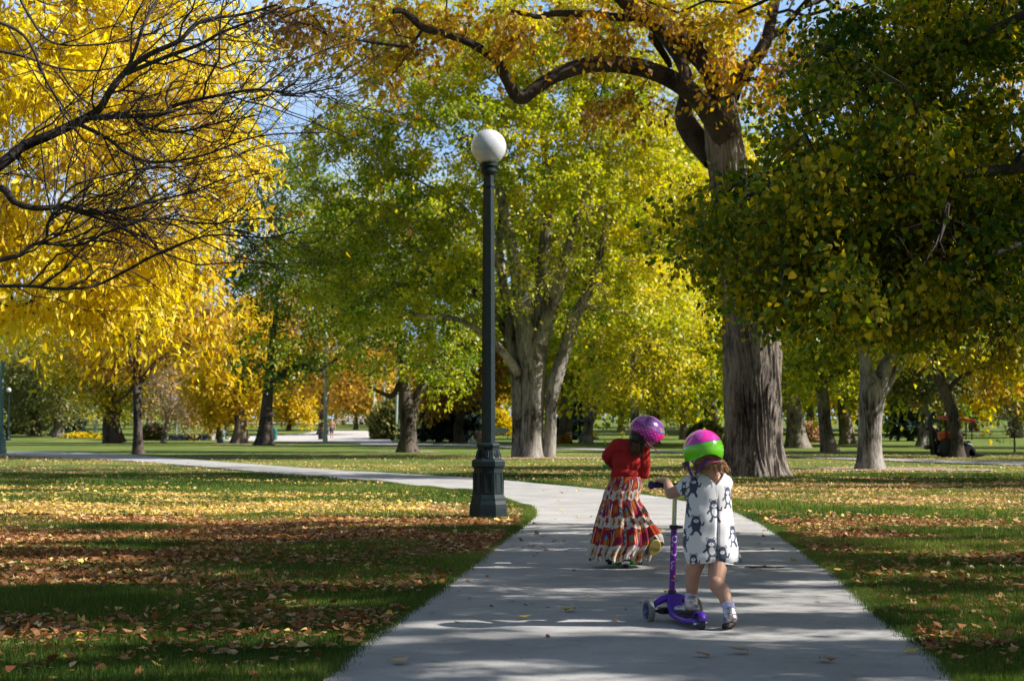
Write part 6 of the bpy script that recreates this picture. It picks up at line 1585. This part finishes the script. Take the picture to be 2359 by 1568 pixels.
# girl's helmet
def rim_g(th):
    db = np.abs(np.abs(((th + math.pi) % (2 * math.pi)) - math.pi) - math.pi)
    return np.where(np.cos(th) > .55, 1.58, 1.86 - .10 * np.exp(-(db / .5) ** 2) + .07 * np.cos(4 * th))
def col_g(D, th, ph, s):
    c = np.ones(D.shape) * np.array([.44, .012, .30])
    P = D * 9; dots = (np.sin(th * 22) * np.sin(ph * 24) > .82); low = D[..., 2] < .34
    c = np.where((low & dots)[..., None], np.array([.62, .30, .62]), c)
    c = np.where((D[..., 1] > .3)[..., None] & low[..., None], c * np.array([1.5, .8, .7]), c)
    top = D[..., 2] >= .34; f = sn(P, .35, 3); g = sn(P, .8, 4)
    ct = np.ones(D.shape) * np.array([.16, .06, .26]); ct = np.where((f > .4)[..., None], np.array([.42, .12, .40]), ct); ct = np.where((f < -.5)[..., None], np.array([.14, .22, .30]), ct); ct = np.where((g > .9)[..., None], np.array([.45, .10, .10]), ct)
    for (ax, ay) in ((-.62, .05), (-.5, .45), (-.25, -.5)):
        d = np.sqrt((D[..., 0] - ax) ** 2 + (D[..., 1] - ay) ** 2)
        ct = np.where((d < .15)[..., None], np.array([.65, .66, .70]), ct); ct = np.where((d < .075)[..., None], np.array([.02, .02, .05]), ct); ct = np.where((d < .03)[..., None], np.array([.7, .7, .7]), ct)
    c = np.where(top[..., None], ct, c)
    c = np.where((np.abs(D[..., 2] - .34) < .028)[..., None], np.array([.02, .02, .12]), c)
    return c
gh = helmet_mesh("helmet", tuple(W1(522, 190, 10.92)), Rg, (.108, .130, .112), rim_g, col_g, gl, M_helm, M_foam)
M_pstrap = simple("spotted_strap", (.28, .03, .12), .7, var=.4, scale=120)
ribbon("strap", [W1(500, 215, 10.83), W1(515, 250, 10.83), W1(535, 285, 10.85)], .016, M_pstrap, gh)
ribbon("strap", [W1(540, 280, 10.85), W1(560, 290, 10.84), W1(578, 308, 10.84), W1(595, 335, 10.84)], .007, M_pstrap, gh)
blob("hair", [('e', ghc + Rg @ Vector((0, -.012, .012)), (.078, .088, .082), Rg), ('c', W1(455, 200, 10.89), W1(435, 285, 10.92), .045, .028), ('c', W1(450, 235, 10.88), W1(490, 262, 10.89), .036, .022)], M_hair_dark, gl, .005, 4)
rngh = np.random.RandomState(9); roots, dirs, lens = [], [], []
for i in range(240):
    roots.append(tuple(W1(420 + 75 * rngh.rand(), 200 + 60 * rngh.rand(), 10.875 + .02 * rngh.rand()))); dirs.append((rngh.normal() * .12 - .05, rngh.normal() * .06 - .06, -.2)); lens.append(rngh.uniform(.06, .115))
strands("loose_hair", roots, dirs, lens, M_hair_dark, gl, .0022, .004, 30, .9, 10, 8)
roots, dirs, lens = [], [], []
for i in range(50):
    roots.append(tuple(W1(425 + 50 * rngh.rand(), 255 + 30 * rngh.rand(), 10.865))); dirs.append((rngh.normal() * .12, -.03, -.2)); lens.append(rngh.uniform(.03, .065))
strands("hair_tips", roots, dirs, lens, M_hair_brown, gl, .0018, .004, 30, .9, 8, 9)
# her scooter
gs = empty("kick_scooter", (W1(385, 1040, 11).x, 11.0, 0), "green and chrome kick scooter under the girl in the long skirt", "scooter")
_keep = (HV, LV, Rax); HV = Vector((0, 1, 0)); LV = Vector((-1, 0, 0)); Rax = Matrix((tuple(LV), tuple(HV), (0, 0, 1))).transposed()
gx = W1(383, 1040, 10.9).x; M_lime = simple("lime_plastic", (.08, .62, .06), .35, var=.08)
wheel(gs, Vector((gx, 10.90, .042)), .042, .03, tyre=M_rubber, rim=M_chrome)
for zx in (283, 475): wheel(gs, Vector((W1(zx, 1025, 11.2).x, 11.2, .034)), .034, .028, tyre=M_black, rim=M_black)
mb = MB(); V = []
for a_ in np.linspace(rad(-20), rad(150), 12):
    p = Vector((gx, 10.90 - .050 * math.cos(a_), .044 + .052 * math.sin(a_))); V += [p - Vector((.026, 0, 0)), p - Vector((.012, -.002, -.008)), p + Vector((.012, .002, .008)), p + Vector((.026, 0, 0))]
mb.add(V, [(4 * i + k_, 4 * i + k_ + 1, 4 * i + k_ + 5, 4 * i + k_ + 4) for i in range(11) for k_ in range(3)]); o = mb.build("fender", M_chrome, gs, smooth=True); o.modifiers.new("t", 'SOLIDIFY').thickness = .003
mb = MB(); mb.box((gx, 11.04, .060), (.11, .26, .022), bev=.008); mb.build("deck", M_lime, gs)
for s_ in (-1, 1):
    mb = MB(); mb.add(*ellipsoid((gx + s_ * .048, 10.95, .046), (.024, .03, .022))); mb.build("rear_light", M_lime, gs, smooth=True)
mb = MB(); mb.tube([(gx - .12, 11.2, .036), (gx + .12, 11.2, .036)], [.009, .009], 10); mb.build("axle", M_black, gs)
mb = MB(); mb.tube([(gx + .01, 11.2, .06), (gx + .01, 11.29, .70)], [.016, .013], 16); mb.build("stem", M_chrome, gs, smooth=True)
mb = MB(); mb.tube([(gx - .13, 11.30, .70), (gx + .15, 11.30, .70)], [.010, .010], 12); mb.build("handlebar", M_black, gs, smooth=True)
for s_ in (-1, 1):
    mb = MB(); mb.tube([(gx + .01 + s_ * .05, 11.30, .70), (gx + .01 + s_ * .14, 11.30, .70)], [.016, .017], 14); mb.build("grip", M_lime, gs, smooth=True)
HV, LV, Rax = _keep

# ------------------------------------------------------------------ people far away
def walker(px, py, label, h, skin_top=True, shirt=(.6, .7, .8), trousers=(.1, .12, .16), shorts=False, bag=False, face_cam=True, step=.22):
    b = ground(px, py); s_ = h / 1.75; root = empty("person", tuple(b), label, "person")
    fy = -1 if face_cam else 1
    P = lambda x, y, z: b + Vector((x, fy * y, z)) * s_
    R = Matrix.Rotation(math.pi if face_cam else 0, 3, 'Z')
    head = [('e', P(0, 0, 1.62), (.078 * s_, .095 * s_, .115 * s_), R), ('e', P(0, .085, 1.60), (.014 * s_, .018 * s_, .018 * s_), R), ('e', P(.08, 0, 1.61), (.012, .02, .03), R), ('e', P(-.08, 0, 1.61), (.012, .02, .03), R), ('c', P(0, -.01, 1.5), P(0, 0, 1.42), .055 * s_, .06 * s_)]
    tor = [('e', P(0, 0, 1.30), (.19 * s_, .115 * s_, .16 * s_), None), ('e', P(0, 0, 1.08), (.155 * s_, .10 * s_, .18 * s_), None), ('c', P(-.17, 0, 1.40), P(.17, 0, 1.40), .06 * s_, .06 * s_), ('e', P(0, 0, .95), (.165 * s_, .11 * s_, .12 * s_), None)]
    arms = []
    for sx in (-1, 1):
        e = P(sx * .27, .02 * sx, 1.13); w = P(sx * .30, .12, .88); arms += [('c', P(sx * .20, 0, 1.38), e, .05 * s_, .04 * s_), ('c', e, w, .04 * s_, .028 * s_), ('e', w + Vector((0, 0, -.06)), (.022, .035, .05), None)]
        for k in range(4): arms.append(('c', w + Vector((0, -.03 + .02 * k, -.09)), w + Vector((0, -.03 + .02 * k, -.15)), .009, .008))
        arms.append(('c', w + Vector((0, .035, -.04)), w + Vector((0, .05, -.09)), .010, .009))
    legs = []
    for sx in (-1, 1):
        k_ = P(sx * .10, sx * step * .5 + .04, .50); f = P(sx * .10, sx * step, .08); legs += [('c', P(sx * .09, 0, .90), k_, .085 * s_, .055 * s_), ('c', k_, f, .052 * s_, .036 * s_), ('e', f + Vector((0, fy * .06, -.04)), (.04, .12, .04), None)]
    blob("body", head + tor + arms + legs, M_skin, root, .018, 3)
    if not skin_top:
        blob("shirt", [(p[0],) + ((p[1], p[2], p[3] * 1.12, p[4] * 1.12) if p[0] == 'c' else (p[1], tuple(q * 1.08 for q in p[2]), p[3])) for p in tor + [arms[0], arms[8]]], simple("shirt_cloth", shirt, .9), root, .018, 3)
    lg = [('e', P(0, 0, .93), (.18 * s_, .125 * s_, .11 * s_), None)]
    for i in (0, 3):
        a_, b2 = legs[i][1], legs[i][2]; lg.append(('c', a_, a_.lerp(b2, .8) if shorts else b2, .098 * s_, .08 * s_))
        if not shorts: lg.append(('c', legs[i + 1][1], legs[i + 1][2], .065 * s_, .05 * s_))
    blob("shorts" if shorts else "trousers", lg, simple("leg_cloth", trousers, .9), root, .018, 3)
    blob("hair", [('e', P(0, -.02, 1.66), (.084 * s_, .095 * s_, .09 * s_), None)], M_hair_brown, root, .018, 2)
    return P
P = walker(764, 1012, "shirtless man in dark shorts walking on the plaza with a dark bag", 1.72, True, trousers=(.10, .12, .18), shorts=True)
mb = MB(); mb.box(P(-.33, .12, .62), (.16, .34, .42), Matrix.Rotation(rad(20), 3, 'Y'), bev=.05); mb.tube([P(-.32, .2, .84), P(-.31, .12, .90), P(-.33, 0, .84)], [.012] * 3, 6)
tag(mb.build("shoulder_bag", simple("dark_canvas", (.06, .08, .10), .9)), "dark bag held at the side by the shirtless man", "bag")
walker(219, 1001.5, "person in pale blue clothes standing on the far left lawn", 1.7, False, (.35, .72, .78), (.55, .68, .75), step=.08)
walker(253, 1001.5, "person in dark clothes beside the stout flared trunk", 1.6, False, (.10, .09, .12), (.03, .03, .04), step=.2)
walker(499, 1011, "person in teal trousers between the pale and brown trunks by the street lamp", 1.7, False, (.55, .45, .50), (.03, .10, .12), step=.1)

# ------------------------------------------------------------------ grass and fallen leaves
def on_path(x, y, grow=0.0): return in_poly(PATHPOLY, x, y)
def grass():
    rng = np.random.RandomState(77)
    def scatter(n, y0, y1, pw):
        y = (y0 ** pw + rng.rand(n) * (y1 ** pw - y0 ** pw)) ** (1 / pw)
        x = (rng.rand(n) * 2 - 1) * (y * .345 + .25); return x, y
    x1, y1 = scatter(560000, 5.2, 15.5, .9); x2, y2 = scatter(300000, 15, 34, .9)
    x = np.concatenate([x1, x2]); y = np.concatenate([y1, y2])
    k = ~on_path(x, y); x, y = x[k], y[k]
    # fringe that leans over the path edges
    seg = []
    for Q in (lo_s, hi_s):
        a, b_ = Q[:-1], Q[1:]
        for p, q in zip(a, b_):
            if 4.5 < p[1] < 30:
                L = np.linalg.norm(q - p); m = int(L * 2200); t = rng.rand(m, 1); seg.append(p + (q - p) * t + rng.normal(size=(m, 2)) * .03)
    sg = np.vstack(seg); x = np.concatenate([x, sg[:, 0]]); y = np.concatenate([y, sg[:, 1]])
    n = len(x); far = np.clip((y - 6) / 20, 0, 1.3)
    h = (.026 + .022 * rng.rand(n)) * (1 + .25 * far) * (1 + .55 * np.clip(sn(np.stack([x, y, 0 * x], -1), 3.0, 19), -.6, 1)); w = (.0022 + .0015 * rng.rand(n)) * (1 + 1.8 * far)
    th = rng.rand(n) * 6.283; lean = .55 * rng.rand(n); la = rng.rand(n) * 6.283
    B = np.stack([x, y, np.full(n, -.012)], -1); s_ = np.stack([np.cos(th), np.sin(th), 0 * th], -1) * w[:, None]
    tip = B + np.stack([np.cos(la) * lean * h, np.sin(la) * lean * h, h + .01], -1)
    V = np.stack([B - s_, B + s_, tip], 1).reshape(-1, 3)
    P2 = np.stack([x, y, 0 * x], -1)
    t = .45 + .22 * sn(P2, .8, 12) + .15 * sn(P2, 4, 13) + rng.normal(size=n) * .14
    me = mesh_np("grass", V, np.arange(3 * n).reshape(-1, 3), {"tint": np.repeat(np.clip(t, 0, 1), 3)})
    m = leafmat("grass_blades", [(.018, .045, .009), (.045, .095, .013), (.095, .155, .022), (.19, .24, .04), (.36, .35, .13)], .35, .5, .35)
    tag(link("grass", me, m), "short green lawn grass either side of the footpath", "grass", kind="stuff")
grass()
def litter():
    rng = np.random.RandomState(99)
    n = 1700000
    y = (5.2 ** .7 + rng.rand(n) * (60 ** .7 - 5.2 ** .7)) ** (1 / .7); x = (rng.rand(n) * 2 - 1) * (y * .345 + .3)
    P2 = np.stack([x, y, 0 * x], -1)
    nz1 = sn(P2, .9, 31) * .5 + .5; nz2 = sn(P2, 3.2, 32) * .5 + .5
    g = lambda c, w: np.exp(-((y - c) / w) ** 2)
    left = x < (lo_s[:, 0].mean() * 0 + .5)
    dens = .035 + .10 * g(22, 8)
    dens = dens + np.where(left, 1.6 * g(14.0, 2.7) + .75 * g(18.8, 1.8) + .34 * g(10, 3.0), .62 * g(22.5, 4.0) + .75 * g(14.5, 2.4) + .26 * g(10, 2.5))
    dens = dens * (.12 + 2.6 * (nz1 * nz2) ** 1.5 * 1.4)
    area_corr = (y / 20.0)  # wider rows far away get the same count: restore constant density per area
    keep = rng.rand(n) < np.clip(dens * .80 * np.clip(area_corr, .2, 1.8) , 0, 1)
    x, y = x[keep], y[keep]
    op = on_path(x, y); k = ~op | (rng.rand(len(x)) < .006); x, y = x[k], y[k]; op = op[k]; n = len(x)
    z = np.where(op, .016, .008 + .022 * rng.rand(n))
    P = np.stack([x, y, z], -1); A = norm(np.stack([rng.normal(size=n), rng.normal(size=n), .18 * rng.normal(size=n)], -1)); N = norm(rng.normal(size=(n, 3)) * .38 + np.array([0, 0, 1.0]))
    size = .026 + .036 * rng.rand(n) ** 1.5; t = rng.beta(2.2, 2.0, n)
    yel = (x < -1.0) & (y > 16.5) & (y < 30) & (rng.rand(n) < .5); t[yel] = .72 + .12 * rng.rand(yel.sum())
    brown = (y < 17.3) & (rng.rand(n) < .72); t[brown] *= .38
    # three outlines (ovate, lance, lobed), each leaf with its own curl
    ov = [(0, 0), (-.22, .04), (-.40, .22), (-.38, .5), (-.2, .8), (0, 1), (.2, .8), (.38, .5), (.40, .22), (.22, .04)]
    la = [(0, 0), (-.10, .12), (-.17, .35), (-.17, .6), (-.08, .85), (0, 1), (.08, .85), (.17, .6), (.17, .35), (.10, .12)]
    mp = [(0, 0), (-.42, .10), (-.20, .36), (-.52, .62), (-.16, .66), (0, 1.05), (.16, .66), (.52, .62), (.20, .36), (.42, .10)]
    base = np.array([ov, la, mp]); kind = rng.choice(3, n, p=[.5, .25, .25]); xy = base[kind]
    cu = rng.normal(size=(n, 1)) * .45 + .35; tw = rng.normal(size=(n, 1)) * .25
    zz = cu * np.abs(xy[..., 0]) ** 1.3 + rng.rand(n, 1) * .35 * (xy[..., 1] - .5) ** 2 + tw * xy[..., 0] * xy[..., 1]
    sh = np.concatenate([xy, zz[..., None]], -1)
    me = leaf_mesh("fallen_leaves", P, A, N, size, t, sh)
    tag(link("fallen_leaves", me, L_fallen), "scattered dry brown and yellow leaves on the lawn", "leaves", kind="stuff")
litter()
# single leaves lying on the concrete
LF = leafmat("yellow_leaf", [(.75, .50, .02), (.85, .62, .03)], .2, .5, .4)
for (px, py, s_, lab) in [(1302, 1412, .085, "largest bright yellow leaf lying in the middle of the footpath"), (1192, 1432, .08, "yellow brown leaf on the path left of the bright one"), (1532, 1370, .06, "small yellow leaf on sunlit concrete left of the purple stem"), (1338, 1195, .06, "yellow leaf on the shaded path just beyond the lamp"),
                          (1285, 1156, .07, "pale yellow leaf on the sunny bend of the path"), (2085, 1512, .07, "yellow leaf near the lower right corner of the path"), (1725, 1513, .09, "olive curled leaf behind the toddler's right shoe"), (1631, 1521, .07, "flat green leaf near the bottom of the path"), (905, 1537, .08, "brown leaf near the lower left corner of the path"), (1915, 1530, .08, "curled tan leaf at the bottom of the path"), (1660, 1368, .045, "tiny yellow leaf between the toddler's legs")]:
    b = ground(px, py); r = np.random.RandomState(int(px)); a = r.rand() * 6.28
    sh = SHAPES["heart"].copy(); sh[:, 2] = [.0, .22, .14, .26, .12, .20]; SHAPES["one"] = sh
    me = leaf_mesh("fallen_leaf", np.array([[0, 0, .0]]), np.array([[math.cos(a), math.sin(a), .05]]), np.array([[.1, .1, 1.0]]), np.array([s_]), np.array([r.rand()]), "one")
    o = bpy.data.objects.new("fallen_leaf", me); COL.objects.link(o); me.materials.append(LF if 'yellow' in lab else L_fallen); o.location = (b.x, b.y, .015)
    tag(o, lab, "leaf", "single leaves on the concrete path")

# a small broken stick with bark lying on the path right of the toddler
b = ground(1762, 1312); rs = np.random.RandomState(5); mb = MB()
q = [b + Vector((-.14 + .028 * i, .012 * math.sin(i * 1.7), .012 + .006 + .004 * rs.rand())) for i in range(11)]
mb.tube(q, [.003, .006, .007, .006, .008, .006, .007, .005, .006, .005, .002], 7)
mb.tube([q[4], q[4] + Vector((.03, .03, .006)), q[4] + Vector((.05, .05, .004))], [.004, .003, .001], 6)
tag(mb.build("stick", M_bark_dark), "thin dark stick lying across the concrete right of the toddler's dress", "stick")
